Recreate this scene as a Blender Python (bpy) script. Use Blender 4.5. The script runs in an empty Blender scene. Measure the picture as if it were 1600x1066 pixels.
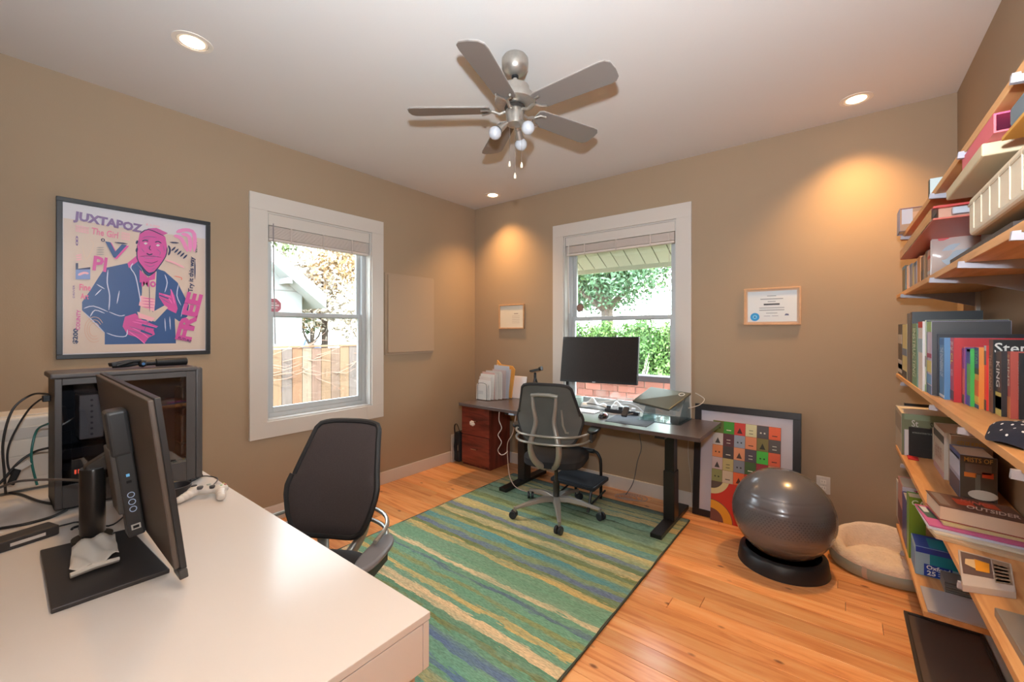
import bpy, bmesh, math, random
from mathutils import Vector, Matrix
random.seed(7)
SC = bpy.context.scene
COL = SC.collection
PI = math.pi

# ------------------------------------------------------------------ camera, sky, exposure
CAM = Vector((3.376, -3.596, 1.432)); YAW = math.radians(-38.154); FPX = 656.9; HY = 517.3
cd = bpy.data.cameras.new('camera'); co = bpy.data.objects.new('camera', cd); COL.objects.link(co)
co.location = CAM; co.rotation_euler = (PI/2, 0, -YAW)
cd.lens = FPX/1600*36; cd.sensor_width = 36; cd.shift_y = -(533-HY)/1600; cd.clip_start = 0.01
SC.camera = co
SC.view_settings.view_transform = 'Standard'; SC.view_settings.look = 'None'
SC.view_settings.gamma = 1; SC.view_settings.use_curve_mapping = False
SC.view_settings.exposure = 0.10
SC.cycles.max_bounces = 10; SC.cycles.diffuse_bounces = 6; SC.cycles.glossy_bounces = 4
SC.cycles.transmission_bounces = 6; SC.cycles.transparent_max_bounces = 12
SC.cycles.sample_clamp_indirect = 12; SC.cycles.caustics_reflective = False; SC.cycles.caustics_refractive = False

W = bpy.data.worlds.new('sky'); SC.world = W; W.use_nodes = True
nt = W.node_tree; bg = nt.nodes['Background']
gr = nt.nodes.new('ShaderNodeTexGradient'); tc = nt.nodes.new('ShaderNodeTexCoord')
sp = nt.nodes.new('ShaderNodeSeparateXYZ'); rp = nt.nodes.new('ShaderNodeValToRGB')
nt.links.new(tc.outputs['Generated'], sp.inputs[0]); nt.links.new(sp.outputs['Z'], rp.inputs[0])
rp.color_ramp.elements[0].position = 0.0; rp.color_ramp.elements[0].color = (0.95, 0.97, 1, 1)
rp.color_ramp.elements[1].position = 0.8; rp.color_ramp.elements[1].color = (0.70, 0.83, 1, 1)
nt.links.new(rp.outputs[0], bg.inputs['Color']); bg.inputs['Strength'].default_value = 20.0

def lamp(kind, name, loc, energy, color, **kw):
    l = bpy.data.lights.new(name, kind); l.energy = energy; l.color = color
    for k, v in kw.items(): setattr(l, k, v)
    o = bpy.data.objects.new(name, l); COL.objects.link(o); o.location = loc
    return o
def aim(o, d): o.rotation_euler = Vector(d).to_track_quat('-Z', 'Y').to_euler()
sun = lamp('SUN', 'sun', (0, 0, 8), 13, (1, .95, .88), angle=math.radians(3)); aim(sun, (-0.5, 0.6, -1.0))
# the photographer's flash on the camera, turned up at the ceiling and the far corner
fl = lamp('SPOT', 'camera_flash', (CAM.x, CAM.y, 1.70), 335, (.78, .90, 1.0), spot_size=math.radians(172), spot_blend=1.0, shadow_soft_size=0.03)
aim(fl, (-.42, .52, .75))
f2 = lamp('POINT', 'added_fill', (CAM.x, CAM.y, 1.70), 26, (.80, .92, 1.0), shadow_soft_size=0.06)  # fill lamp added at the flash position to brighten low objects
# window daylight portals (real daylight through each window)
WIN1 = dict(y0=-2.262, y1=-1.376, z0=.755, z1=2.325)
WIN2 = dict(x0=1.205, x1=2.293, z0=.70, z1=2.365)
p1 = lamp('AREA', 'daylight_window_1', (-.22, -1.82, 1.5), 26, (.90, .96, 1.0), shape='RECTANGLE', size=1.5, size_y=.86); aim(p1, (1, 0, -.12))
p2 = lamp('AREA', 'daylight_window_2', (1.75, .22, 1.55), 26, (.90, 1.0, .95), shape='RECTANGLE', size=1.05, size_y=1.4); aim(p2, (0, -1, -.12))
for p in (p1, p2): p.data.cycles.is_portal = True

# ------------------------------------------------------------------ helpers
def lin(c):
    c = c/255.0
    return c/12.92 if c <= .04045 else ((c+.055)/1.055)**2.4
_m = {}
def M(rgb, rough=.5, metal=0.0, coat=0.0, noise=0.0, nscale=20.0, bump=0.0, bscale=None, rnd=0.0, emit=0.0, trans=0.0, alpha=1.0, island=0.0, stretch=None, spec=.5):
    key = (tuple(rgb), rough, metal, coat, noise, nscale, bump, bscale, rnd, emit, trans, alpha, island, stretch, spec)
    if key in _m: return _m[key]
    m = bpy.data.materials.new('mat_%02x%02x%02x' % tuple(int(v) for v in rgb)); m.use_nodes = True
    n = m.node_tree; b = n.nodes['Principled BSDF']; L = n.links.new
    col = (lin(rgb[0]), lin(rgb[1]), lin(rgb[2]), 1)
    b.inputs['Base Color'].default_value = col; b.inputs['Roughness'].default_value = rough
    b.inputs['Metallic'].default_value = metal; b.inputs['Coat Weight'].default_value = coat
    b.inputs['Coat Roughness'].default_value = .08; b.inputs['Specular IOR Level'].default_value = spec
    b.inputs['Transmission Weight'].default_value = trans; b.inputs['Alpha'].default_value = alpha
    if emit: b.inputs['Emission Color'].default_value = col; b.inputs['Emission Strength'].default_value = emit
    tcn = n.nodes.new('ShaderNodeTexCoord'); mp = n.nodes.new('ShaderNodeMapping'); L(tcn.outputs['Object'], mp.inputs[0])
    if stretch: mp.inputs['Scale'].default_value = stretch
    src = None
    if noise:
        tx = n.nodes.new('ShaderNodeTexNoise'); tx.inputs['Scale'].default_value = nscale; tx.inputs['Detail'].default_value = 5
        L(mp.outputs[0], tx.inputs[0]); mr = n.nodes.new('ShaderNodeMapRange')
        mr.inputs[1].default_value = .3; mr.inputs[2].default_value = .7
        mr.inputs[3].default_value = 1-noise; mr.inputs[4].default_value = 1+noise; L(tx.outputs[0], mr.inputs[0]); src = mr.outputs[0]
    for k, amt in (('Random', rnd), ('Random Per Island', island)):
        if amt:
            oi = n.nodes.new('ShaderNodeObjectInfo' if k == 'Random' else 'ShaderNodeNewGeometry')
            mr = n.nodes.new('ShaderNodeMapRange'); mr.inputs[3].default_value = 1-amt; mr.inputs[4].default_value = 1+amt
            L(oi.outputs[k], mr.inputs[0])
            if src:
                mu = n.nodes.new('ShaderNodeMath'); mu.operation = 'MULTIPLY'; L(src, mu.inputs[0]); L(mr.outputs[0], mu.inputs[1]); src = mu.outputs[0]
            else: src = mr.outputs[0]
    if src:
        hs = n.nodes.new('ShaderNodeHueSaturation'); hs.inputs['Color'].default_value = col; L(src, hs.inputs['Value']); L(hs.outputs[0], b.inputs['Base Color'])
    if bump:
        tb = n.nodes.new('ShaderNodeTexNoise'); tb.inputs['Scale'].default_value = bscale or nscale; tb.inputs['Detail'].default_value = 4; L(mp.outputs[0], tb.inputs[0])
        bu = n.nodes.new('ShaderNodeBump'); bu.inputs['Strength'].default_value = bump; bu.inputs['Distance'].default_value = .01
        L(tb.outputs[0], bu.inputs['Height']); L(bu.outputs[0], b.inputs['Normal'])
    _m[key] = m
    return m
def glass(rgb=(255, 255, 255), rough=0.0, mix=.12):
    key = ('glass', rgb, rough, mix)
    if key in _m: return _m[key]
    m = bpy.data.materials.new('mat_glass'); m.use_nodes = True; n = m.node_tree; n.nodes.clear(); L = n.links.new
    o = n.nodes.new('ShaderNodeOutputMaterial'); t = n.nodes.new('ShaderNodeBsdfTransparent'); g = n.nodes.new('ShaderNodeBsdfGlossy'); x = n.nodes.new('ShaderNodeMixShader')
    t.inputs[0].default_value = (lin(rgb[0]), lin(rgb[1]), lin(rgb[2]), 1); g.inputs['Roughness'].default_value = rough
    fr = n.nodes.new('ShaderNodeLayerWeight'); fr.inputs[0].default_value = .3; mr = n.nodes.new('ShaderNodeMapRange'); mr.inputs[3].default_value = mix*.5; mr.inputs[4].default_value = min(1, mix*5)
    L(fr.outputs['Fresnel'], mr.inputs[0]); L(mr.outputs[0], x.inputs[0]); L(t.outputs[0], x.inputs[1]); L(g.outputs[0], x.inputs[2]); L(x.outputs[0], o.inputs[0])
    _m[key] = m
    return m

_cy, _sy = math.cos(YAW), math.sin(YAW)
DF = Vector((_sy, _cy, 0)); DR = Vector((_cy, -_sy, 0))
def at(ax, val, px, py):
    """world point on the plane <ax>=val along the sight line of photo pixel (px,py): used to read real positions off the photo"""
    v = DF + DR*((px-800)/FPX) + Vector((0, 0, 1))*((HY-py)/FPX); i = 'xyz'.index(ax)
    return CAM + v*((val-CAM[i])/v[i])

ORG = {}
def org(o): return ORG.get(o.name, Vector((0, 0, 0)))
def empty(name, loc, rz=0.0):
    o = bpy.data.objects.new(name, None); COL.objects.link(o); o.location = loc; o.rotation_euler = (0, 0, rz); o.empty_display_size = .05
    ORG[o.name] = Vector(loc)
    return o
def tag(o, label=None, cat=None, group=None, kind=None):
    if label: o['label'] = label
    if cat: o['category'] = cat
    if group: o['group'] = group
    if kind: o['kind'] = kind
    return o
def thing(name, loc, label, cat, group=None, rz=0.0): return tag(empty(name, loc, rz), label, cat, group)

class MB:
    def __init__(s): s.v = []; s.f = []
    def add(s, vs, fs):
        k = len(s.v); s.v += [Vector(p) for p in vs]; s.f += [tuple(i+k for i in f) for f in fs]; return s
    def box(s, x0, x1, y0, y1, z0, z1):
        return s.add([(x0, y0, z0), (x1, y0, z0), (x1, y1, z0), (x0, y1, z0), (x0, y0, z1), (x1, y0, z1), (x1, y1, z1), (x0, y1, z1)],
                     [(0, 3, 2, 1), (4, 5, 6, 7), (0, 1, 5, 4), (1, 2, 6, 5), (2, 3, 7, 6), (3, 0, 4, 7)])
    def obox(s, c, hx, hy, hz):   # centre and three half-vectors
        c, hx, hy, hz = map(Vector, (c, hx, hy, hz))
        vs = [c+a*hx+b*hy+d*hz for d in (-1, 1) for a, b in ((-1, -1), (1, -1), (1, 1), (-1, 1))]
        fs = [(0, 3, 2, 1), (4, 5, 6, 7), (0, 1, 5, 4), (1, 2, 6, 5), (2, 3, 7, 6), (3, 0, 4, 7)]
        if hx.cross(hy).dot(hz) < 0: fs = [f[::-1] for f in fs]
        return s.add(vs, fs)
    def prism(s, pts, off):       # planar polygon pushed along a vector
        pts = [Vector(p) for p in pts]; off = Vector(off); n = len(pts)
        nrm = Vector((0, 0, 0))
        for i in range(n): nrm += (pts[i]-pts[0]).cross(pts[(i+1) % n]-pts[0])
        if nrm.dot(off) > 0: pts = pts[::-1]
        fs = [tuple(range(n)), tuple(range(2*n-1, n-1, -1))]+[(i, i+n, (i+1) % n+n, (i+1) % n) for i in range(n)]
        fs = [f[::-1] if k > 1 else f for k, f in enumerate(fs)]
        fs = [fs[0], fs[1]]+[(i, (i+1) % n, (i+1) % n+n, i+n)[::-1] for i in range(n)]
        return s.add(pts+[p+off for p in pts], fs)
    def cyl(s, p0, p1, r0, r1=None, n=16, cap=True):
        p0, p1 = Vector(p0), Vector(p1); r1 = r0 if r1 is None else r1
        d = (p1-p0).normalized(); a = d.orthogonal().normalized(); b = d.cross(a)
        vs = [p+(a*math.cos(2*PI*i/n)+b*math.sin(2*PI*i/n))*r for p, r in ((p0, r0), (p1, r1)) for i in range(n)]
        fs = [(i, (i+1) % n, (i+1) % n+n, i+n) for i in range(n)]
        if cap: fs += [tuple(range(n-1, -1, -1)), tuple(range(n, 2*n))]
        return s.add(vs, fs)
    def tube(s, pts, r, n=8, closed=False, flat=1.0):
        pts = [Vector(p) for p in pts]; m = len(pts); rs = r if isinstance(r, (list, tuple)) else [r]*m
        vs = []; up = None
        for i, p in enumerate(pts):
            if closed: d = pts[(i+1) % m]-pts[i-1]
            else: d = pts[min(i+1, m-1)]-pts[max(i-1, 0)]
            d.normalize()
            if up is None: up = d.orthogonal().normalized()
            up = (up-d*up.dot(d))
            if up.length < 1e-5: up = d.orthogonal()
            up.normalize(); b = d.cross(up)
            vs += [p+(up*math.cos(2*PI*k/n)+b*math.sin(2*PI*k/n)*flat)*rs[i] for k in range(n)]
        fs = []
        for i in range(m if closed else m-1):
            j = (i+1) % m
            fs += [(i*n+k, i*n+(k+1) % n, j*n+(k+1) % n, j*n+k) for k in range(n)]
        if not closed: fs += [tuple(range(n-1, -1, -1)), tuple(range((m-1)*n, m*n))]
        return s.add(vs, fs)
    def lathe(s, prof, c=(0, 0, 0), n=32, sx=1.0, sy=1.0):
        c = Vector(c); vs = []; fs = []; m = len(prof)
        for r, z in prof: vs += [c+Vector((r*sx*math.cos(2*PI*k/n), r*sy*math.sin(2*PI*k/n), z)) for k in range(n)]
        for i in range(m-1): fs += [(i*n+k, i*n+(k+1) % n, (i+1)*n+(k+1) % n, (i+1)*n+k) for k in range(n)]
        if prof[0][0] > 1e-4: fs.append(tuple(range(n-1, -1, -1)))
        if prof[-1][0] > 1e-4: fs.append(tuple(range((m-1)*n, m*n)))
        return s.add(vs, fs)
    def sphere(s, c, r, nu=16, nv=10, sz=1.0, sx=1.0, sy=1.0):
        prof = [(max(r*math.sin(PI*i/nv), 1e-5), -r*sz*math.cos(PI*i/nv)) for i in range(nv+1)]
        return s.lathe(prof, c, nu, sx, sy)
    def grid(s, fn, nu, nv):
        vs = [fn(i/nu, j/nv) for j in range(nv+1) for i in range(nu+1)]
        return s.add(vs, [(j*(nu+1)+i, j*(nu+1)+i+1, (j+1)*(nu+1)+i+1, (j+1)*(nu+1)+i) for j in range(nv) for i in range(nu)])
    def frame(s, o, ux, uy, uz, w, h, b, t, bt=None, bb=None):
        """picture-frame moulding: origin o lower-left, ux right, uy up, uz out"""
        o, ux, uy, uz = map(Vector, (o, ux, uy, uz)); bt = b if bt is None else bt; bb = b if bb is None else bb
        for x0, x1, y0, y1 in ((0, w, h-bt, h), (0, w, 0, bb), (0, b, bb, h-bt), (w-b, w, bb, h-bt)):
            s.obox(o+ux*(x0+x1)/2+uy*(y0+y1)/2+uz*t/2, ux*(x1-x0)/2, uy*(y1-y0)/2, uz*t/2)
        return s
    def build(s, name, mat, parent=None, bevel=0.0, smooth=False, local=False, solid=0.0, subsurf=0, seg=2, base=None):
        if parent is None:
            if base is None:
                xs = [p.x for p in s.v]; ys = [p.y for p in s.v]; zs = [p.z for p in s.v]
                base = ((min(xs)+max(xs))/2, (min(ys)+max(ys))/2, min(zs))
            O = Vector(base)
        else: O = Vector((0, 0, 0)) if local else org(parent)
        me = bpy.data.meshes.new(name); me.from_pydata([tuple(p-O) for p in s.v], [], s.f); me.update()
        mats = mat if isinstance(mat, (list, tuple)) else [mat]
        for m in mats: me.materials.append(m)
        if smooth:
            me.polygons.foreach_set('use_smooth', [True]*len(me.polygons))
            me.set_sharp_from_angle(angle=math.radians(40 if smooth is True else smooth))
        o = bpy.data.objects.new(name, me); COL.objects.link(o)
        if parent is None: o.location = O; ORG[o.name] = O
        else: o.parent = parent; ORG[o.name] = org(parent) if not local else Vector((0, 0, 0))
        if solid: md = o.modifiers.new('solid', 'SOLIDIFY'); md.thickness = solid; md.offset = 0
        if bevel: md = o.modifiers.new('bevel', 'BEVEL'); md.width = bevel; md.segments = seg; md.limit_method = 'ANGLE'; md.angle_limit = math.radians(35)
        if subsurf: md = o.modifiers.new('sub', 'SUBSURF'); md.levels = subsurf; md.render_levels = subsurf
        return o
def copy_tree(o, parent=None):
    c = o.copy(); COL.objects.link(c); c.parent = parent
    ORG[c.name] = org(o)
    for ch in list(o.children): copy_tree(ch, c)
    return c
_txt = {}
def text(s, c, ux, uy, w, h, mat, parent, name='lettering', lift=0.0, local=False, bold=0.0):
    """flat lettering fitted into a w x h rectangle centred on c"""
    if (s, bold) not in _txt:
        cu = bpy.data.curves.new('t', 'FONT'); cu.body = s; cu.offset = bold; cu.resolution_u = 2
        ob = bpy.data.objects.new('t', cu); COL.objects.link(ob)
        me = bpy.data.meshes.new_from_object(ob); COL.objects.unlink(ob); bpy.data.objects.remove(ob)
        _txt[(s, bold)] = ([v.co.copy() for v in me.vertices], [tuple(p.vertices) for p in me.polygons])
    vs, fs = _txt[(s, bold)]
    if not vs: return None
    x0 = min(v.x for v in vs); x1 = max(v.x for v in vs); y0 = min(v.y for v in vs); y1 = max(v.y for v in vs)
    c, ux, uy = map(Vector, (c, ux, uy)); n = ux.cross(uy)
    mb = MB(); mb.add([c+ux*((v.x-x0)/(x1-x0)-.5)*w+uy*((v.y-y0)/max(y1-y0, 1e-6)-.5)*h+n*lift for v in vs], fs)
    return mb.build(name, mat, parent, local=local)
X, Y, Z = Vector((1, 0, 0)), Vector((0, 1, 0)), Vector((0, 0, 1))
def smoothpath(pts, k=4):
    pts = [Vector(p) for p in pts]; out = []
    for i in range(len(pts)-1):
        p0 = pts[max(i-1, 0)]; p1 = pts[i]; p2 = pts[i+1]; p3 = pts[min(i+2, len(pts)-1)]
        for j in range(k):
            t = j/k; out.append(.5*((2*p1)+(p2-p0)*t+(2*p0-5*p1+4*p2-p3)*t*t+(-p0+3*p1-3*p2+p3)*t**3))
    return out+[pts[-1]]

WHITE = M((214, 205, 196), .45); TRIM = M((206, 197, 188), .4)
BLACK = M((22, 22, 24), .4); BLACKM = M((30, 30, 32), .35, .3); SILVER = M((170, 168, 164), .3, .85)
PAPER = M((228, 222, 214), .8)
# ------------------------------------------------------------------ room shell
H = 2.85; RW = 3.913; FY = -3.66
WALLM = M((162, 139, 114), .85, bump=.06, bscale=180.0, noise=.015, nscale=2.0)
CEILM = M((214, 209, 205), .9, bump=.05, bscale=150.0)
T = .16
def struct(mb, name, mat, **k): return tag(mb.build(name, mat, **k), kind='structure')
struct(MB().box(-T, RW+T, FY-T, T, H, H+.12), 'ceiling', CEILM)
w1, w2 = WIN1, WIN2
struct(MB().box(-T, 0, FY-T, w1['y0'], 0, H).box(-T, 0, w1['y1'], T, 0, H).box(-T, 0, w1['y0'], w1['y1'], 0, w1['z0']).box(-T, 0, w1['y0'], w1['y1'], w1['z1'], H), 'wall_left', WALLM)
struct(MB().box(0, w2['x0'], 0, T, 0, H).box(w2['x1'], RW+T, 0, T, 0, H).box(w2['x0'], w2['x1'], 0, T, 0, w2['z0']).box(w2['x0'], w2['x1'], 0, T, w2['z1'], H), 'wall_back', WALLM)
struct(MB().box(RW, RW+T, FY-T, 0, 0, H), 'wall_right', WALLM)
struct(MB().box(0, RW, FY-T, FY, 0, H), 'wall_front', WALLM)
for nm, mb in (('baseboard_left', MB().box(0, .014, FY, 0, 0, .117)), ('baseboard_back', MB().box(.014, RW-.014, -.014, 0, 0, .117)), ('baseboard_right', MB().box(RW-.014, RW, FY, 0, 0, .117)), ('baseboard_front', MB().box(.014, RW-.014, FY, FY+.014, 0, .117))):
    struct(mb, nm, TRIM, bevel=.004)
# floor of knotty fir planks
def wood_mat(name, dark, mid, light, rough, sc=(1.2, 14, 14), knots=True, rnd=.5, coat=.0):
    m = bpy.data.materials.new(name); m.use_nodes = True; n = m.node_tree; L = n.links.new; b = n.nodes['Principled BSDF']
    b.inputs['Roughness'].default_value = rough; b.inputs['Coat Weight'].default_value = coat; b.inputs['Coat Roughness'].default_value = .12
    tcn = n.nodes.new('ShaderNodeTexCoord'); mp = n.nodes.new('ShaderNodeMapping'); mp.inputs['Scale'].default_value = sc
    oi = n.nodes.new('ShaderNodeObjectInfo'); ad = n.nodes.new('ShaderNodeVectorMath'); ad.operation = 'ADD'
    cx = n.nodes.new('ShaderNodeVectorMath'); cx.operation = 'SCALE'; cx.inputs[3].default_value = 40.0
    cb = n.nodes.new('ShaderNodeCombineXYZ'); L(oi.outputs['Random'], cb.inputs[0]); L(oi.outputs['Random'], cb.inputs[1]); L(cb.outputs[0], cx.inputs[0])
    L(tcn.outputs['Object'], ad.inputs[0]); L(cx.outputs[0], ad.inputs[1]); L(ad.outputs[0], mp.inputs[0])
    no = n.nodes.new('ShaderNodeTexNoise'); no.inputs['Scale'].default_value = 1.4; no.inputs['Detail'].default_value = 7; no.inputs['Distortion'].default_value = 1.2; L(mp.outputs[0], no.inputs[0])
    r = n.nodes.new('ShaderNodeValToRGB'); e = r.color_ramp.elements
    e[0].position = .3; e[0].color = tuple(lin(c) for c in dark)+(1,); e[1].position = .72; e[1].color = tuple(lin(c) for c in light)+(1,)
    e2 = r.color_ramp.elements.new(.5); e2.color = tuple(lin(c) for c in mid)+(1,)
    L(no.outputs[0], r.inputs[0]); out = r.outputs[0]
    if knots:
        mp2 = n.nodes.new('ShaderNodeMapping'); mp2.inputs['Scale'].default_value = (4.2, 8.5, 1); L(ad.outputs[0], mp2.inputs[0])
        vo = n.nodes.new('ShaderNodeTexVoronoi'); vo.inputs['Scale'].default_value = 1.0; L(mp2.outputs[0], vo.inputs[0])
        kr = n.nodes.new('ShaderNodeValToRGB'); kr.color_ramp.elements[0].position = .045; kr.color_ramp.elements[0].color = (.16, .07, .05, 1); kr.color_ramp.elements[1].position = .105; kr.color_ramp.elements[1].color = (1, 1, 1, 1)
        L(vo.outputs['Distance'], kr.inputs[0]); mu = n.nodes.new('ShaderNodeMix'); mu.data_type = 'RGBA'; mu.blend_type = 'MULTIPLY'; mu.inputs[0].default_value = .8
        L(out, mu.inputs[6]); L(kr.outputs[0], mu.inputs[7]); out = mu.outputs[2]
    hs = n.nodes.new('ShaderNodeHueSaturation'); mr = n.nodes.new('ShaderNodeMapRange'); mr.inputs[3].default_value = 1-rnd*.26; mr.inputs[4].default_value = 1+rnd*.12
    L(oi.outputs['Random'], mr.inputs[0]); L(mr.outputs[0], hs.inputs['Value']); L(out, hs.inputs['Color']); L(hs.outputs[0], b.inputs['Base Color'])
    return m
FLOORM = wood_mat('floor_fir', (214, 132, 72), (240, 168, 106), (248, 192, 132), .3, coat=.12, rnd=.95)
fl_o = struct(MB().box(-T, RW+T, FY-T, T, -.06, -.012), 'floor', M((60, 38, 22), .8))
y = FY; row = 0
while y < -.0:
    w = min(.108, 0-y); x = 0.0; rr = random.Random(row*7+1)
    cuts = [0.0]; xx = rr.uniform(.5, 1.8)
    while xx < RW-.35: cuts.append(xx); xx += rr.uniform(1.0, 2.0)
    cuts.append(RW)
    for a, b_ in zip(cuts[:-1], cuts[1:]):
        MB().box(a+.0009, b_-.0009, y+.0009, y+w-.0009, -.012, 0).build('floor_plank', FLOORM, fl_o, bevel=.0008, seg=1)
    y += w; row += 1

# ------------------------------------------------------------------ windows
GLASS = glass((248, 252, 250)); VINYL = M((188, 190, 190), .4); JAMB = M((200, 194, 188), .5)
def window(name, axis, a0, a1, z0, z1, cas, out_z, blind_drop, mirror):
    """axis 'y': wall at y=0 running along x; axis 'x': wall at x=0 running along y"""
    def B(mb, a, b, d0, d1, z0_, z1_):   # a..b along the wall, d outward depth (0 = wall face, + = outside)
        if axis == 'y': mb.box(a, b, d0, d1, z0_, z1_)
        else: mb.box(-d1, -d0, a, b, z0_, z1_)
        return mb
    loc = ((a0+a1)/2, 0, z0) if axis == 'y' else (0, (a0+a1)/2, z0)
    r = empty(name, loc); r['kind'] = 'structure'
    c0, c1, ct, cb_ = cas
    for (a, b, q0, q1) in ((a0-c0, a1+c1, z1, z1+ct), (a0-c0, a1+c1, z0-cb_, z0), (a0-c0, a0, z0, z1), (a1, a1+c1, z0, z1)):
        B(MB(), a, b, -.018, 0, q0, q1).build('casing', TRIM, r, bevel=.002)
    mb = MB(); t = .012
    B(mb, a0, a0+t, 0, T, z0, z1); B(mb, a1-t, a1, 0, T, z0, z1); B(mb, a0+t, a1-t, 0, T, z1-t, z1); B(mb, a0+t, a1-t, 0, T, z0, z0+t)
    mb.build('jamb', JAMB, r)
    a0 += t; a1 -= t; z0 += t; z1 -= t; f = .035
    mb = MB()
    for (a, b, q0, q1) in ((a0, a0+f, z0, z1), (a1-f, a1, z0, z1), (a0+f, a1-f, z1-f, z1), (a0+f, a1-f, z0, z0+f)): B(mb, a, b, .075, .14, q0, q1)
    mb.build('window_frame', VINYL, r, bevel=.002)
    a0 += f; a1 -= f; z0 += f; z1 -= f; zm = (z0+z1)/2+out_z
    for nm, q0, q1, d in (('lower_sash', z0, zm+.02, .08), ('upper_sash', zm-.02, z1, .112)):
        s = .034; mb = MB()
        for (a, b, p0, p1) in ((a0, a0+s, q0, q1), (a1-s, a1, q0, q1), (a0+s, a1-s, q1-s, q1), (a0+s, a1-s, q0, q0+s+.008)): B(mb, a, b, d, d+.026, p0, p1)
        so = mb.build(nm, VINYL, r, bevel=.003)
        B(MB(), a0+s, a1-s, d+.011, d+.015, q0+s, q1-s).build('glass_pane', GLASS, so)
        if nm == 'lower_sash': B(MB(), (a0+a1)/2-.03, (a0+a1)/2+.03, d-.012, d, q1-.012, q1).build('sash_lock', VINYL, so)
    return r
window('window_1', 'x', w1['y0'], w1['y1'], w1['z0'], w1['z1'], (.12, .12, .12, .12), .02, .2, False)
window('window_2', 'y', w2['x0'], w2['x1'], w2['z0'], w2['z1'], (.12, .12, .12, .12), .02, .2, True)
SLAT = M((214, 200, 190), .6)
def blind(axis, a0, a1, ztop, n, label, wand_a, cord_a, zcord):
    def B(mb, a, b, d0, d1, q0, q1):
        if axis == 'y': mb.box(a, b, d0, d1, q0, q1)
        else: mb.box(-d1, -d0, a, b, q0, q1)
        return mb
    loc = ((a0+a1)/2, .03, ztop) if axis == 'y' else (-.03, (a0+a1)/2, ztop)
    r = thing('window_blind', loc, label, 'blind')
    B(MB(), a0+.004, a1-.004, .006, .062, ztop-.085, ztop).build('headrail', TRIM, r, bevel=.003)
    z = ztop-.09
    for i in range(n):
        B(MB(), a0+.01, a1-.01, .010, .058, z-.0052, z-.001).build('slat', SLAT, r); z -= .0062
    B(MB(), a0+.01, a1-.01, .010, .058, z-.022, z-.003).build('bottom_rail', SLAT, r, bevel=.003)
    for k in (.2, .5, .8):
        a = a0+(a1-a0)*k; B(MB(), a-.006, a+.006, .007, .0095, z-.022, ztop-.085).build('ladder_tape', M((196, 180, 170), .8), r)
    P = (lambda a, d, q: (a, d, q)) if axis == 'y' else (lambda a, d, q: (-d, a, q))
    MB().tube([P(wand_a, .004, ztop-.07), P(wand_a, .0, ztop-.4), P(wand_a+.012, .0, ztop-.98 if axis == 'x' else ztop-.75)], .0045, 6).build('tilt_wand', M((150, 140, 140), .3) if axis == 'x' else M((220, 214, 206), .4), r)
    MB().tube([P(cord_a, -.004, ztop-.07), P(cord_a, -.022, ztop-.9), P(cord_a, -.024, zcord)], .0016, 5).build('pull_cord', TRIM, r)
    return r
blind('x', w1['y0']+.012, w1['y1']-.012, w1['z1']-.012, 14, 'white venetian blind drawn up at the top of the left window', w1['y0']+.05, w1['y1']-.05, .42)
blind('y', w2['x0']+.012, w2['x1']-.012, w2['z1']-.012, 11, 'white venetian blind drawn up at the top of the back window', w2['x0']+.05, w2['x1']-.06, 1.2)
# stickers on the glass
p = at('x', -.118, 427, 478)
st = MB().prism([p+Vector((0, math.cos(PI/8+k*PI/4)*.062, math.sin(PI/8+k*PI/4)*.062)) for k in range(8)], (.002, 0, 0)).build('window_sticker', M((196, 118, 130), .5))
tag(st, 'red octagonal alarm sticker on the left window glass', 'sticker')
for dz, ln, hh in ((.022, .05, .008), (.004, .085, .014), (-.016, .06, .008)):
    MB().box(p.x+.0021, p.x+.0027, p.y-ln/2, p.y+ln/2, p.z+dz-hh/2, p.z+dz+hh/2).build('print_line', M((235, 215, 215), .5), st)
p = at('y', .12, 906.5, 481)
st = MB().cyl(p, p+Vector((0, -.002, 0)), .040, n=20).build('window_sticker', M((120, 96, 84), .6))
tag(st, 'round brown sticker in the lower corner of the back window upper glass', 'sticker')
for k in (-.016, 0, .016): MB().box(p.x-.024, p.x+.024, p.y-.0027, p.y-.0021, p.z+k-.003, p.z+k+.003).build('print_line', M((180, 120, 100), .5), st)

# ------------------------------------------------------------------ recessed lights and ceiling fan
WARM = (1.0, .57, .22)
for i, (lx, ly, where) in enumerate(((.868, -2.942, 'nearest the left window wall and the poster'), (3.443, -.273, 'above the framed certificate'), (.508, -.27, 'in the far corner by the filing cabinet'), (3.443, -2.94, 'above the near end of the bookshelves'))):
    r = thing('recessed_light', (lx, ly, H), 'round recessed ceiling light '+where, 'ceiling light', 'recessed ceiling lights')
    MB().lathe([(.064, 0), (.064, -.003), (.082, -.003), (.084, 0)], (lx, ly, H)).build('trim_ring', M((226, 216, 204), .35), r, smooth=True)
    MB().lathe([(.062, -.0005), (.058, -.001), (.0001, -.0015)], (lx, ly, H)).build('reflector', M((250, 240, 220), .3), r, smooth=True)
    MB().lathe([(.05, -.0018), (.035, -.008), (.0001, -.010)], (lx, ly, H)).build('bulb', M((255, 226, 190), .4, emit=9.0), r, smooth=True)
    s = lamp('SPOT', 'downlight_beam', (lx, ly, H-.022), (46, 112, 108, 84)[i], WARM, spot_size=math.radians(108), spot_blend=1.0, shadow_soft_size=.045)
    s.rotation_euler = (0, 0, 0); s.parent = None
FC = Vector((2.043, -1.874, 0)); NICKEL = M((186, 180, 172), .32, .85, noise=.05, nscale=60.0); BLADE = M((128, 118, 112), .5, .2); BTOP = M((205, 198, 190), .5)
fan = thing('ceiling_fan', (FC.x, FC.y, H), 'five-bladed brushed nickel ceiling fan with three small bulbs', 'ceiling fan')
c = (FC.x, FC.y, 0)
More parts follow.
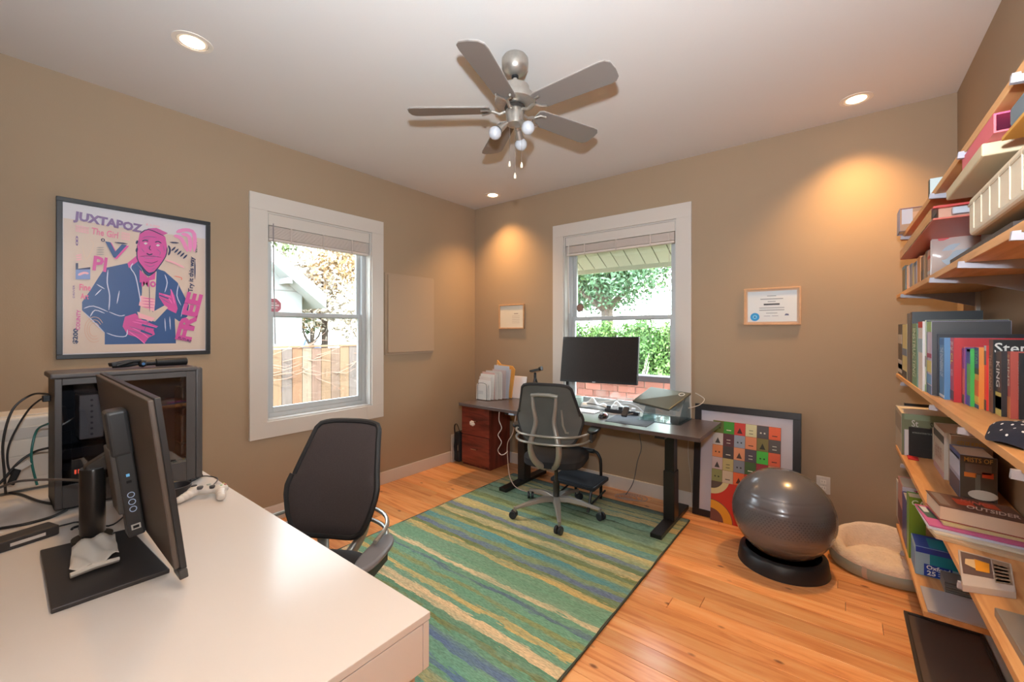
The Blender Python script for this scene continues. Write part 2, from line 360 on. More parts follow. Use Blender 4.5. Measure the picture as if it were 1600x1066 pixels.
MB().lathe([(.060, 2.85), (.062, 2.842), (.068, 2.838), (.069, 2.815), (.066, 2.79), (.055, 2.768), (.03, 2.755), (.02, 2.752)], c).build('canopy', NICKEL, fan, smooth=True)
MB().cyl((FC.x, FC.y, 2.69), (FC.x, FC.y, 2.76), .0125, n=16).build('downrod', NICKEL, fan, smooth=True)
MB().lathe([(.018, 2.758), (.018, 2.742), (.012, 2.738)], c, 16).build('rod_collar', BLACK, fan, smooth=True)
MB().lathe([(.02, 2.703), (.06, 2.70), (.074, 2.692), (.078, 2.67), (.078, 2.652), (.1, 2.645), (.104, 2.63), (.104, 2.61), (.085, 2.598), (.05, 2.594)], c).build('motor_housing', NICKEL, fan, smooth=True)
MB().lathe([(.05, 2.596), (.055, 2.585), (.04, 2.572)], c).build('motor_vent', M((40, 34, 30), .5), fan, smooth=True)
MB().lathe([(.045, 2.576), (.05, 2.568), (.042, 2.50), (.02, 2.49), (.001, 2.488)], c).build('light_fitting', NICKEL, fan, smooth=True)
for k in range(5):
    a = math.radians(0+72*k); u = Vector((math.cos(a), math.sin(a), 0)); v = Vector((-math.sin(a), math.cos(a), 0)); tilt = math.radians(-12)
    vt = v*math.cos(tilt)+Z*math.sin(tilt)
    arm = MB(); C0 = Vector((FC.x, FC.y, 2.568))
    arm.tube([C0+u*.05, C0+u*.08+Z*-.012, C0+u*.11+Z*.0, C0+u*.13+Z*.003], .0085, 8)
    for s_ in (-1, 1): arm.tube([C0+u*.12, C0+u*.145+vt*.03*s_, C0+u*.175+vt*.038*s_-Z*.004], .006, 6)
    arm.build('blade_bracket', NICKEL, fan, smooth=True)
    out = [(.13, -.045), (.15, -.056), (.50, -.068), (.532, -.064), (.55, -.045), (.556, 0), (.55, .045), (.532, .064), (.50, .068), (.15, .056), (.13, .045)]
    n_ = u.cross(vt)
    MB().prism([C0+Z*.006+u*x_+vt*y_ for x_, y_ in out], n_*.006).build('blade', BLADE, fan, bevel=.0015)
    MB().prism([C0+Z*.006+n_*.0062+u*x_+vt*y_ for x_, y_ in out], n_*.0012).build('blade_top_edge', BTOP, fan)
for k, (a, dz) in enumerate(((235, 0), (345, 0), (110, 0))):
    a = math.radians(a); u = Vector((math.cos(a), math.sin(a), 0)); d = (u*.8-Z*.75).normalized(); p0 = Vector((FC.x, FC.y, 2.515))+u*.03
    MB().cyl(p0, p0+d*.035, .008, n=10).cyl(p0+d*.03, p0+d*.075, .014, .02, n=14).build('socket', NICKEL, fan, smooth=True)
    q = p0+d*.105
    MB().sphere(q, .033, 16, 10).build('bulb', M((176, 176, 180), .35), fan, smooth=True)
for dx, dy, ln in ((-.02, -.02, .19), (.0, .0, .25), (.035, .01, .2)):
    p0 = Vector((FC.x+dx, FC.y+dy, 2.50)); o = MB().cyl(p0, p0-Z*ln, .0012, n=5).build('pull_chain', SILVER, fan)
    MB().lathe([(.0001, -ln-.03), (.006, -ln-.028), (.007, -ln-.015), (.003, -ln), (.0001, -ln)], p0, 10).build('chain_bob', M((240, 225, 200), .4), fan, smooth=True)
# ------------------------------------------------------------------ rug
def rug():
    x0, x1, y0, y1 = .80, 2.47, -2.78, -.29
    stops = [(-.29, (92, 108, 112)), (-.335, (92, 108, 112)), (-.35, (170, 156, 96)), (-.41, (84, 104, 92)), (-.43, (180, 160, 96)), (-.48, (70, 110, 106)), (-.50, (196, 160, 88)), (-.58, (84, 116, 96)), (-.60, (120, 160, 132)), (-.66, (76, 94, 72)), (-.675, (126, 150, 112)), (-.74, (84, 120, 84)), (-.76, (140, 166, 128)), (-.86, (104, 118, 62)), (-.90, (142, 158, 92)), (-.945, (92, 152, 146)), (-1.0, (96, 146, 150)), (-1.03, (206, 186, 110)), (-1.10, (186, 178, 104)), (-1.13, (110, 126, 160)), (-1.175, (108, 130, 88)), (-1.22, (206, 180, 112)), (-1.29, (116, 128, 66)), (-1.33, (172, 164, 88)), (-1.37, (64, 148, 158)), (-1.44, (130, 150, 100)), (-1.48, (94, 112, 156)), (-1.53, (112, 126, 60)), (-1.57, (212, 174, 76)), (-1.62, (102, 158, 124)), (-1.74, (118, 166, 130)),
             (-1.765, (226, 198, 144)), (-1.80, (96, 158, 126)), (-1.835, (82, 112, 140)), (-1.86, (98, 162, 130)), (-1.91, (140, 150, 84)), (-1.94, (96, 158, 124)), (-1.99, (214, 178, 82)), (-2.025, (98, 162, 132)), (-2.07, (230, 194, 138)), (-2.135, (84, 142, 110)), (-2.17, (122, 124, 56)), (-2.20, (92, 156, 122)), (-2.245, (76, 104, 158)), (-2.30, (98, 160, 130)), (-2.36, (72, 108, 156)), (-2.39, (100, 158, 118)), (-2.42, (196, 172, 96)), (-2.47, (90, 154, 132)), (-2.6, (120, 140, 80)), (-2.68, (80, 120, 150))]
    m = bpy.data.materials.new('rug_wool'); m.use_nodes = True; n = m.node_tree; L = n.links.new; b = n.nodes['Principled BSDF']; b.inputs['Roughness'].default_value = .95; b.inputs['Specular IOR Level'].default_value = .15
    g = n.nodes.new('ShaderNodeNewGeometry'); sx = n.nodes.new('ShaderNodeSeparateXYZ'); L(g.outputs['Position'], sx.inputs[0])
    mp = n.nodes.new('ShaderNodeMapping'); mp.inputs['Scale'].default_value = (2.2, 7, 1); L(g.outputs['Position'], mp.inputs[0]); mpf = n.nodes.new('ShaderNodeMapping'); mpf.inputs['Scale'].default_value = (.12, 1.2, 1); L(g.outputs['Position'], mpf.inputs[0])
    wn = n.nodes.new('ShaderNodeTexNoise'); wn.inputs['Scale'].default_value = 1.3; wn.inputs['Detail'].default_value = 4; L(mp.outputs[0], wn.inputs[0])
    fine = n.nodes.new('ShaderNodeTexNoise'); fine.inputs['Scale'].default_value = 60; fine.inputs['Detail'].default_value = 5; fine.inputs['Roughness'].default_value = .7; L(mpf.outputs[0], fine.inputs[0])
    a1 = n.nodes.new('ShaderNodeMath'); a1.operation = 'MULTIPLY_ADD'; a1.inputs[1].default_value = .07; L(wn.outputs[0], a1.inputs[0]); L(sx.outputs[1], a1.inputs[2])
    a2 = n.nodes.new('ShaderNodeMath'); a2.operation = 'MULTIPLY_ADD'; a2.inputs[1].default_value = .075; L(fine.outputs[0], a2.inputs[0]); L(a1.outputs[0], a2.inputs[2])
    off = .035+.0375
    half = (len(stops)+1)//2; prev = None
    def ramp(st):
        lo, hi = st[-1][0]-.02, st[0][0]+.0
        mr = n.nodes.new('ShaderNodeMapRange'); mr.inputs[1].default_value = hi+off; mr.inputs[2].default_value = lo+off; L(a2.outputs[0], mr.inputs[0])
        r = n.nodes.new('ShaderNodeValToRGB'); r.color_ramp.interpolation = 'B_SPLINE' if 0 else 'LINEAR'; e = r.color_ramp.elements
        def pos(v): return (v-hi)/(lo-hi)
        e[0].position = 0; e[0].color = tuple(lin(c) for c in st[0][1])+(1,); e[1].position = 1; e[1].color = tuple(lin(c) for c in st[-1][1])+(1,)
        for yv, c in st[1:-1]:
            q = e.new(pos(yv)); q.color = tuple(lin(v) for v in c)+(1,)
        r.color_ramp.interpolation = 'CONSTANT'
        L(mr.outputs[0], r.inputs[0]); return r
    r1, r2 = ramp(stops[:half]), ramp(stops[half-1:])
    cmp_ = n.nodes.new('ShaderNodeMath'); cmp_.operation = 'LESS_THAN'; cmp_.inputs[1].default_value = stops[half-1][0]+off; L(a2.outputs[0], cmp_.inputs[0])
    mx = n.nodes.new('ShaderNodeMix'); mx.data_type = 'RGBA'; L(cmp_.outputs[0], mx.inputs[0]); L(r1.outputs[0], mx.inputs[6]); L(r2.outputs[0], mx.inputs[7])
    hs = n.nodes.new('ShaderNodeHueSaturation'); f2 = n.nodes.new('ShaderNodeTexNoise'); f2.inputs['Scale'].default_value = 130; mp3 = n.nodes.new('ShaderNodeMapping'); mp3.inputs['Scale'].default_value = (.35, 1.6, 1); L(g.outputs['Position'], mp3.inputs[0]); L(mp3.outputs[0], f2.inputs[0])
    mr3 = n.nodes.new('ShaderNodeMapRange'); mr3.inputs[1].default_value = .3; mr3.inputs[2].default_value = .7; mr3.inputs[3].default_value = .8; mr3.inputs[4].default_value = 1.3; L(f2.outputs[0], mr3.inputs[0]); L(mr3.outputs[0], hs.inputs['Value']); hn = n.nodes.new('ShaderNodeTexNoise'); hn.inputs['Scale'].default_value = 22; hn.inputs['Detail'].default_value = 4; L(mpf.outputs[0], hn.inputs[0]); mh = n.nodes.new('ShaderNodeMix'); mh.data_type = 'RGBA'; mh.inputs[7].default_value = (lin(120), lin(156), lin(128), 1); mrh = n.nodes.new('ShaderNodeMapRange'); mrh.inputs[1].default_value = .42; mrh.inputs[2].default_value = .72; mrh.inputs[3].default_value = .12; mrh.inputs[4].default_value = .75; L(hn.outputs[0], mrh.inputs[0]); L(mrh.outputs[0], mh.inputs[0]); L(mx.outputs[2], mh.inputs[6]); L(mh.outputs[2], hs.inputs['Color']); hs.inputs['Saturation'].default_value = .82
    L(hs.outputs[0], b.inputs['Base Color'])
    bu = n.nodes.new('ShaderNodeBump'); bu.inputs['Strength'].default_value = .5; bu.inputs['Distance'].default_value = .006; L(f2.outputs[0], bu.inputs['Height']); L(bu.outputs[0], b.inputs['Normal'])
    rr = random.Random(3); N = 160
    def top(u, v): return (x0+(x1-x0)*u+(0.004*math.sin(v*40) if u in (0, 1) else 0), y0+(y1-y0)*v, .0125+.0012*math.sin(v*90+u*3)+.0008*math.sin(u*37+v*21))
    mb = MB(); mb.grid(top, 30, N)
    mb.grid(lambda u, v: (x0, y0+(y1-y0)*(1-v), .0125*u), 1, 20).grid(lambda u, v: (x1, y0+(y1-y0)*v, .0125*u), 1, 20)
    mb.grid(lambda u, v: (x0+(x1-x0)*u, y1, .0125*v)[:], 20, 1).grid(lambda u, v: (x1+(x0-x1)*u, y0, .0125*v), 20, 1)
    o = tag(mb.build('area_rug', m, smooth=60), 'blue green and gold striped wool rug on the wooden floor', 'rug')
    bd = MB(); bd.tube([(x1+.002, y0, .008), (x1+.002, y1+.002, .008)], .006, 6).tube([(x0-.002, y0, .008), (x0-.002, y1+.002, .008)], .006, 6).tube([(x0, y1+.002, .008), (x1, y1+.002, .008)], .006, 6)
    bd.build('rug_binding', M((70, 76, 66), .9), o)
rug()

# ------------------------------------------------------------------ task chairs
CHFRAME = M((160, 156, 148), .38, .55); CASTER = M((38, 40, 46), .35)
def task_chair(loc, rz, label, fabric, shell, lever=True, lean=.075, ws=1.0, drop=0.0, armdrop=0.0):
    r = thing('office_chair', loc, label, 'chair', None, rz)
    def B(mb, name, mat, par=None, **k): return mb.build(name, mat, par or r, local=True, **k)
    # base
    B(MB().cyl((0, 0, .085), (0, 0, .135), .034, .03, 20), 'hub', CHFRAME, smooth=True)
    B(MB().cyl((0, 0, .11), (0, 0, .25), .026, n=20).cyl((0, 0, .25), (0, 0, .40), .015, n=16), 'gas_column', M((70, 68, 66), .3, .6), smooth=True)
    for k in range(5):
        a = math.radians(18+72*k)-rz-PI*0+CH0; u = Vector((math.cos(a), math.sin(a), 0)); v = Vector((-math.sin(a), math.cos(a), 0))
        pr_ = [(.0, .030, .115), (.10, .029, .125), (.2, .023, .110), (.29, .017, .09), (.335, .014, .08)]
        mb = MB(); vs = []; 
        for d, w, z in pr_:
            for sx_, sz_ in ((-1, -.6), (1, -.6), (.7, .5), (-.7, .5)): vs.append(u*d+v*w*sx_+Z*(z+sz_*w*1.1))
        fs = [(i*4+j, i*4+(j+1) % 4, (i+1)*4+(j+1) % 4, (i+1)*4+j) for i in range(4) for j in range(4)]+[(3, 2, 1, 0), (16, 17, 18, 19)]
        mb.add(vs, fs); leg = B(mb, 'base_leg', CHFRAME, smooth=50, bevel=.004)
        q = u*.335
        mb = MB().cyl(q+Z*.05, q+Z*.088, .011, n=12)
        ca = B(mb, 'caster', CHFRAME, smooth=True)
        w_ = (v*.6+u*.4).normalized(); t_ = w_.cross(Z)
        for sd in (-1, 1):
            c0 = q+t_*.012+w_*(sd*.016)+Z*.031
            B(MB().cyl(c0-w_*.010, c0+w_*.010, .0295, n=20), 'wheel', CASTER, ca, smooth=True, bevel=.004)
    # mechanism and seat
    B(MB().box(-.07, .07, -.12, .10, .385, .425), 'tilt_mechanism', BLACKM, bevel=.01)
    def seat(u, v):
        a = 2*PI*u; rr_ = v
        x = .232*math.copysign(abs(math.cos(a))**.55, math.cos(a))*rr_; y_ = .02+.235*math.copysign(abs(math.sin(a))**.55, math.sin(a))*rr_
        z = .50-.045*rr_**6+.012*(x/.25)**2-(.02*max(0, (y_-.12)/.12)**2)
        return (x, y_, z)
    mb = MB().grid(seat, 40, 10)
    mb.grid(lambda u, v: (Vector(seat(u, 1))*(1-0)+Vector((0, 0, -.045*v))).to_tuple(), 40, 2)
    mb.grid(lambda u, v: (seat(1-u, v)[0]*.98, seat(1-u, v)[1], .412), 40, 2)
    B(mb, 'seat', M((34, 33, 36), .9, bump=.15, bscale=300.0), smooth=60)
    B(MB().box(-.19, .19, -.15, .2, .40, .415), 'seat_pan', BLACK, bevel=.008)
    # backrest panel: top narrow, widest low, curved in both directions
    prof = [(0, .155), (.05, .19), (.18, .222), (.34, .245), (.42, .248), (.6, .225), (.85, .195), (.96, .183), (1, .165)]
    def wid(t):
        for (a, b), (c_, d) in zip(prof[:-1], prof[1:]):
            if t <= c_: return b+(d-b)*(t-a)/(c_-a)
        return prof[-1][1]
    z0, z1 = .58-drop, 1.035-drop
    def bp(u, v, off=0.0):
        t = v; w = wid(t)*ws; x = (u*2-1)*w
        y_ = -.215-lean*(t-.37)-.028+.02*math.sin(PI*t)+.055*(x/.25)**2
        return Vector((x, y_-off, z0+(z1-z0)*t-.012*(u*2-1)**4*(1 if t > .5 else -1)))
    mb = MB(); nu, nv = 16, 18
    mb.grid(lambda u, v: bp(1-u, v, -.022*(1-(2*u-1)**8)*(1-(2*v-1)**8)), nu, nv)
    B(mb, 'backrest_cushion', fabric, smooth=60)
    mb = MB().grid(lambda u, v: bp(u, v, .012), nu, nv)
    B(mb, 'backrest_shell', shell, smooth=60)
    n_ = 24; rim = [bp(0, i/n_) for i in range(n_+1)]+[bp(i/12, 1) for i in range(1, 12)]+[bp(1, 1-i/n_) for i in range(n_+1)]+[bp(1-i/12, 0) for i in range(1, 12)]
    B(MB().tube([p+Vector((0, -.002, 0)) for p in rim], .013, 8, closed=True), 'backrest_rim', M((30, 29, 30), .6), smooth=True)
    # frame behind
    mb = MB()
    for s_ in (-1, 1):
        lz = lean*.85; pts = smoothpath([(s_*.088, -.245-lz, .955-drop), (s_*.082, -.255-lz*.75, .87-drop), (s_*.068, -.265-lz*.35, .77-drop), (s_*.086, -.29, .68), (s_*.105, -.30, .60), (s_*.10, -.285, .52), (s_*.07, -.245, .45), (s_*.03, -.17, .405), (s_*.015, -.08, .395)], 4)
        rs = [.012+.012*math.sin(min(1, i/len(pts)*1.4)*PI*.5) for i in range(len(pts))]
        MB.tube(mb, pts, rs, 10, flat=.75)
    B(mb, 'back_frame', CHFRAME, smooth=True)
    B(MB().tube([(-.098, -.243-lz, .955-drop), (-.04, -.25-lz, .964-drop), (.04, -.25-lz, .964-drop), (.098, -.243-lz, .955-drop)], .014, 10), 'back_crossbar', CHFRAME, smooth=True)
    mb = MB().tube([(.12, -.285, .86), (.13, -.28, .75), (.15, -.275, .70), (.17, -.27, .70)], .008, 6)
    if lever: B(mb, 'back_lever', CHFRAME, smooth=True)
    ad = armdrop; PADM = BLACK if not ad else M((120, 120, 126), .4)
    for dz in (0-ad*.6, .055-ad*.6):
        mb = MB().tube(smoothpath([(-.285, -.02, .615+dz), (-.27, -.16, .615+dz), (-.20, -.27, .615+dz), (-.08, -.325, .618+dz), (.08, -.325, .618+dz), (.20, -.27, .615+dz), (.27, -.16, .615+dz), (.285, -.02, .615+dz)], 4), .0085, 8)
        B(mb, 'arm_rail', CHFRAME, smooth=True)
    for s_ in (-1, 1):
        x = s_*.29
        up = B(MB().prism([(x-.012, -.10, .60-ad), (x-.012, .05, .60-ad), (x-.012, .11, .655-ad), (x-.012, .0, .668-ad), (x-.012, -.10, .665-ad)], (.024, 0, 0)), 'arm_support', M((44, 42, 42), .4), bevel=.004)
        mb = MB(); out = [(x+.048*math.cos(t)*(1.0 if math.cos(t)*s_ > 0 else .7), .0+.135*math.copysign(abs(math.sin(t))**.7, math.sin(t)), .668-ad) for t in [2*PI*i/24 for i in range(24)]]
        B(mb.prism(out, (0, 0, .024)), 'armrest_pad', PADM, bevel=.008, smooth=50)
    return r
CH0 = math.radians(-36)
CH0 = 0.0
# leg angles in the room: one leg straight to the desk, pentagon as seen
CH0 = math.radians(0)
MESHG = M((84, 84, 80), .55, noise=.12, nscale=8.0, bump=.2, bscale=400.0)
task_chair((1.625, -.81, .013), math.radians(16), 'grey mesh-backed swivel office chair standing on the rug at the dark desk', M((60, 60, 60), .8), MESHG)
task_chair((1.7325, -2.815, 0.013), math.radians(210), 'charcoal fabric swivel office chair pushed up to the white desk', M((62, 54, 54), .95, noise=.08, nscale=200.0, bump=.3, bscale=500.0), M((50, 48, 48), .5), lever=False, lean=.18, ws=.84, drop=.04, armdrop=.10)

# ------------------------------------------------------------------ white desk and what stands on it
DZ = .74
WD = M((222, 214, 208), .17, spec=.06)
dk = thing('white_desk', (1.4, -3.25, 0), 'glossy white desk with a thick drawer front along the near wall', 'desk')
MB().box(.28, 2.577, -3.64, -2.905, DZ-.018, DZ).build('desk_top', WD, dk, bevel=.0015)
MB().box(.28, 2.575, -2.925, -2.907, DZ-.135, DZ-.021).build('front_panel', WD, dk, bevel=.0015)
MB().box(2.557, 2.575, -3.64, -2.927, DZ-.135, DZ-.021).build('side_rail', WD, dk, bevel=.0015)
MB().box(.28, .298, -3.64, -2.927, DZ-.135, DZ-.021).build('side_rail', WD, dk, bevel=.0015)
MB().box(.30, 2.555, -3.64, -3.622, DZ-.135, DZ-.021).build('back_rail', WD, dk, bevel=.0015)
for x in (.3, 2.50):
    for yy in (-3.60, -2.98): MB().box(x, x+.05, yy, yy+.05, 0, DZ-.018).build('desk_leg', WD, dk, bevel=.002)
# PC tower
GREY = M((84, 78, 76), .45, .15); DGREY = M((44, 42, 42), .5)
pc = thing('computer_tower', (.92, -3.19, DZ), 'grey computer tower with a glass side panel standing on the white desk', 'computer')
px0, px1, py0, py1, pz0, pz1 = .815, 1.035, -3.415, -2.945, DZ+.012, 1.262
f = .0
MB().box(px0, px1-.004, py0, py0+.01, pz0, pz1).box(px0, px0+.006, py0, py1, pz0, pz1).box(px0, px1-.004, py0, py1, pz0, pz0+.012).build('chassis', DGREY, pc)
MB().box(px0-.002, px1, py0-.012, py1-.02, pz1-.014, pz1+.008).build('top_cover', GREY, pc, bevel=.007, seg=3)
MB().box(px0-.002, px1, py1-.03, py1, pz0, pz1+.002).build('front_panel', GREY, pc, bevel=.01, seg=3)
fr = MB(); GY0 = at('x', px1, 97, 700).y; GY1 = at('x', px1, 291, 650).y; GZ0 = pz0+.088; GZ1 = pz1-.038; fr.box(px1-.004, px1+.002, py0, GY0, pz0, pz1-.014).box(px1-.004, px1+.002, GY1, py1-.03, pz0, pz1-.014).box(px1-.004, px1+.002, GY0, GY1, pz0, GZ0).box(px1-.004, px1+.002, GY0, GY1, GZ1, pz1-.014)
fr.build('side_frame', GREY, pc, bevel=.002)
MB().box(px1-.001, px1+.0012, GY0, GY1, GZ0, GZ1).build('glass_panel', glass((222, 222, 226), .02, .22), pc)
MB().box(px0+.01, px0+.016, py0+.02, py1-.12, pz0+.13, pz1-.04).build('motherboard', M((26, 30, 34), .5), pc)
MB().box(px0+.02, px1-.02, py0+.015, py1-.04, pz0+.012, pz0+.10).build('power_supply_shroud', BLACK, pc, bevel=.003)
g = MB().box(px0+.03, px0+.15, py0+.02, py0+.30, pz0+.17, pz0+.212).build('graphics_card', M((50, 50, 54), .4, .3), pc, bevel=.004)
for k in range(2): MB().cyl((px0+.09, py0+.09+.11*k, pz0+.169), (px0+.09, py0+.09+.11*k, pz0+.164), .042, n=20).build('card_fan', BLACK, g)
ky0, ky1 = at('x', .96, 124, 640).y, at('x', .96, 162, 640).y; kz0, kz1 = at('x', .96, 143, 685).z, at('x', .96, 143, 617).z
cb = MB().box(px0+.02, .96, ky0, ky1, kz0, kz1).build('cpu_cooler', M((206, 198, 190), .5), pc, bevel=.003)
for k in range(7): MB().cyl((.9605, (ky0+ky1)/2, kz0+(kz1-kz0)*(.1+.13*k)), (.963, (ky0+ky1)/2, kz0+(kz1-kz0)*(.1+.13*k)), .0045, n=8).build('heat_pipe', M((120, 116, 112), .4), cb)
for k in range(4): MB().box(px0+.016, px0+.05, py0+.22+.012*k, py0+.226+.012*k, pz0+.26, pz0+.39).build('memory_stick', BLACKM, pc)
for k in range(3):
    f_ = MB().box(px0+.04, px0+.16, py1-.065, py1-.04, pz0+.03+.13*k, pz0+.155+.13*k).build('case_fan', BLACK, pc, bevel=.003)
    MB().cyl((px0+.1, py1-.066, pz0+.0925+.13*k), (px0+.1, py1-.0655, pz0+.0925+.13*k), .054, n=24).build('fan_rotor', M((48, 48, 50), .4), f_)
for yy in (py0+.03, py1-.09):
    for x in (px0+.02, px1-.05): MB().box(x, x+.03, yy, yy+.05, DZ, pz0).build('foot', BLACK, pc)
for k in range(3): MB().box(px1-.025, px1-.018, py0+.055+.010*k, py0+.060+.010*k, pz0+.12, pz0+.135).build('status_light', M((255, 90, 60), .4, emit=1.5), pc)
MB().box(px0+.06, px0+.09, py0-.022, py0-.0, pz0+.40, pz0+.425).build('power_plug', BLACK, pc, bevel=.003)
# small tripod lying on the tower
tp = thing('folded_tripod', (.93, -3.17, pz1+.008), 'small black folding tripod lying on top of the computer tower', 'tripod')
zt = pz1+.008
def tt(px, py): return at('x', .95, px, py)
MB().cyl((.95, -3.10, zt+.02), (.95, -2.985, zt+.02), .0175, n=16).build('handle', BLACKM, tp, smooth=True, bevel=.003)
MB().cyl((.95, -3.135, zt+.02), (.95, -3.10, zt+.02), .012, n=12).sphere((.95, -3.145, zt+.018), .016).build('ball_head', BLACK, tp, smooth=True)
MB().obox((.945, -3.215, zt+.024), (.014, .004, 0), (0, .034, .006), (0, -.002, .008)).build('phone_clamp', BLACK, tp, bevel=.003)
MB().tube([(.96, -3.23, zt+.014), (.955, -3.18, zt+.03), (.95, -3.15, zt+.03)], .007, 8).build('tripod_leg', BLACK, tp, smooth=True)
MB().tube([(.93, -3.24, zt+.010), (.94, -3.19, zt+.012), (.95, -3.15, zt+.02)], .007, 8).build('tripod_leg', BLACK, tp, smooth=True)
MB().cyl((.967, -3.145, zt+.018), (.971, -3.145, zt+.018), .006, n=10).build('lock_knob', M((60, 110, 160), .4), tp)
# printer behind the tower
pr_ = thing('printer', (.5, -3.44, DZ), 'white printer at the far left end of the white desk', 'printer')
PW = M((216, 208, 198), .4)
MB().box(.40, .62, -3.60, -3.30, DZ+.012, DZ+.325).build('body', PW, pr_, bevel=.012, seg=3)
MB().box(.6195, .6235, -3.59, -3.31, DZ+.06, DZ+.155).build('paper_tray', M((204, 196, 188), .45), pr_, bevel=.003)
MB().box(.6195, .6235, -3.59, -3.31, DZ+.16, DZ+.225).build('front_door', PW, pr_, bevel=.003)
MB().box(.6195, .6235, -3.59, -3.31, DZ+.23, DZ+.28).build('output_slot', M((196, 190, 184), .5), pr_, bevel=.003)
MB().cyl((.6235, -3.36, DZ+.185), (.629, -3.36, DZ+.185), .006, n=12).build('button', BLACK, pr_)
MB().box(.42, .60, -3.58, -3.32, DZ+.325, DZ+.331).build('lid', PW, pr_, bevel=.002)
MB().box(.42, .60, -3.58, -3.32, DZ, DZ+.012).build('foot', M((120, 116, 110), .6), pr_)
# ultrawide monitor seen from behind
mo = thing('monitor', (1.64, -3.36, DZ), 'large black monitor seen from behind on a square-based stand on the white desk', 'monitor')
MB().prism([(1.42, -3.475, DZ), (1.86, -3.485, DZ), (1.865, -3.255, DZ), (1.445, -3.27, DZ)], (0, 0, .013)).build('stand_base', M((64, 60, 60), .35, .3), mo, bevel=.003)
pc0 = Vector((1.445, -3.362, 0))
MB().lathe([(.036, DZ+.013), (.036, DZ+.03), (.042, DZ+.034), (.042, DZ+.24), (.04, DZ+.245)], (pc0.x, pc0.y, 0), 28, .95, .75).build('stand_column', M((66, 62, 60), .3, .6), mo, smooth=True)
MB().cyl((pc0.x, pc0.y, DZ+.013), (pc0.x, pc0.y, DZ+.022), .05, n=24).build('column_foot', M((90, 80, 66), .4, .4), mo)
cc = MB().tube([(pc0.x-.03+.014*math.cos(t), pc0.y-.03+.014*math.sin(t), DZ+.05) for t in [i*PI/6 for i in range(10)]], .004, 6).build('cable_clip', BLACK, mo)
A_ = at('y', -3.262, 283, 897); 
NB = Vector((1.985, -3.260, .792)); NT = Vector((1.965, -3.312, 1.256)); FT = at('x', 1.062, 155, 583); FB = NB+(FT-NT)
ux = (FT-NT).normalized(); uy = (NT-NB).normalized(); un = ux.cross(uy).normalized()
if un.y > 0: un = -un          # un points back towards the near wall (-y)
wd, ht = (FT-NT).length, (NT-NB).length
MB().obox(NB+ux*wd/2+uy*ht/2-un*.008, ux*wd/2, uy*ht/2, un*.007).build('bezel', M((48, 46, 46), .4), mo, bevel=.002)
MB().obox(NB+ux*wd/2+uy*ht/2+un*.005, ux*(wd/2-.004), uy*(ht/2-.004), un*.007).build('rear_cover', M((92, 80, 72), .5), mo, bevel=.004)
MB().obox(NB+ux*wd/2+uy*ht/2-un*.0155, ux*(wd/2-.006), uy*(ht/2-.006), un*.0004).build('screen', M((12, 12, 14), .2), mo)
MB().obox(NB+ux*.02+uy*-.01-un*.004, ux*.03, uy*.012, un*.010).build('bottom_foot', M((70, 68, 68), .4), mo, bevel=.003)
NK = NB+ux*.52+uy*.22
MB().prism([pc0+Z*(DZ+.20)-X*.02+Y*-.02, pc0+Z*(DZ+.20)+X*.02+Y*-.02, NK+X*.02+un*.03-Z*.02, NK-X*.02+un*.03-Z*.02], (0, 0, .055)).build('stand_neck', M((72, 66, 62), .35, .5), mo, bevel=.006)
MB().obox(NK+un*.022, ux*.06, uy*.06, un*.012).build('mount_plate', BLACKM, mo, bevel=.003)
# hub box hanging on the back of the monitor
hb = thing('docking_station', NB+ux*.42, 'tall dark docking box fixed upright behind the large monitor', 'dock')
def hub(n1, px, py): return at('y', n1, px, py)
hc = NB+ux*.33+un*.036
MB().obox(hc+uy*.20, ux*.028, uy*.185, un*.020).build('dock_body', M((74, 72, 72), .4, .3), hb, bevel=.005)
MB().obox(hc+uy*.335+un*.003+ux*.005, ux*.036, uy*.07, un*.026).build('dock_cap', M((60, 58, 58), .35), hb, bevel=.01, seg=3)
MB().obox(hc+uy*.19+un*.024+ux*.03, ux*.05, uy*.10, un*.008).build('dock_cover', M((86, 80, 76), .4), hb, bevel=.004)
face = hc-ux*.0285
for k in range(3):
    q = face+uy*(.10+.022*k); MB().tube([q+un*.008*math.cos(t)+uy*.008*math.sin(t)-ux*.0004 for t in [i*PI/6 for i in range(12)]], .0012, 5, closed=True).build('ring_button', M((190, 205, 230), .4, emit=.15), hb)
MB().obox(face+uy*.045, ux*.001, uy*.008, un*.011).build('usb_port', M((225, 222, 216), .4), hb); MB().obox(face+uy*.045-ux*.0008, ux*.001, uy*.004, un*.007).build('usb_hole', BLACK, hb)
MB().obox(face+uy*.205, ux*.001, uy*.004, un*.004).build('power_light', M((120, 190, 235), .4, emit=.3), hb)
MB().obox(face+uy*.185, ux*.001, uy*.004, un*.006).build('audio_port', BLACK, hb)
# crumpled receipt lying on the base
def crump(name, quad, z, label, cat, seed, amp=.012, n=10, mat=PAPER, fold=True):
    rr = random.Random(seed); A, B_, C_, D_ = [Vector(q) for q in quad]
    ph = [rr.uniform(0, 6) for _ in range(6)]
    def fn(u, v):
        p = (A*(1-u)+B_*u)*(1-v)+(D_*(1-u)+C_*u)*v
        return p+Z*(amp*(1+math.sin(u*7+ph[0])*math.sin(v*5+ph[1]))*.5+amp*.4*(1+math.sin(u*13+v*9+ph[2]))+(.02*(max(0, v-.5)*2)**2 if fold else 0))
    o = MB().grid(fn, n, n).build(name, mat, smooth=60, solid=.0008); return tag(o, label, cat)
q4 = [at('z', DZ+.014, *p) for p in ((108, 903), (186, 874), (180, 846), (112, 868))]
rc = crump('paper_receipt', [q4[0], q4[1], q4[2], q4[3]], 0, 'crumpled white paper receipt lying on the base of the large monitor', 'receipt', 4, amp=.016, n=14)
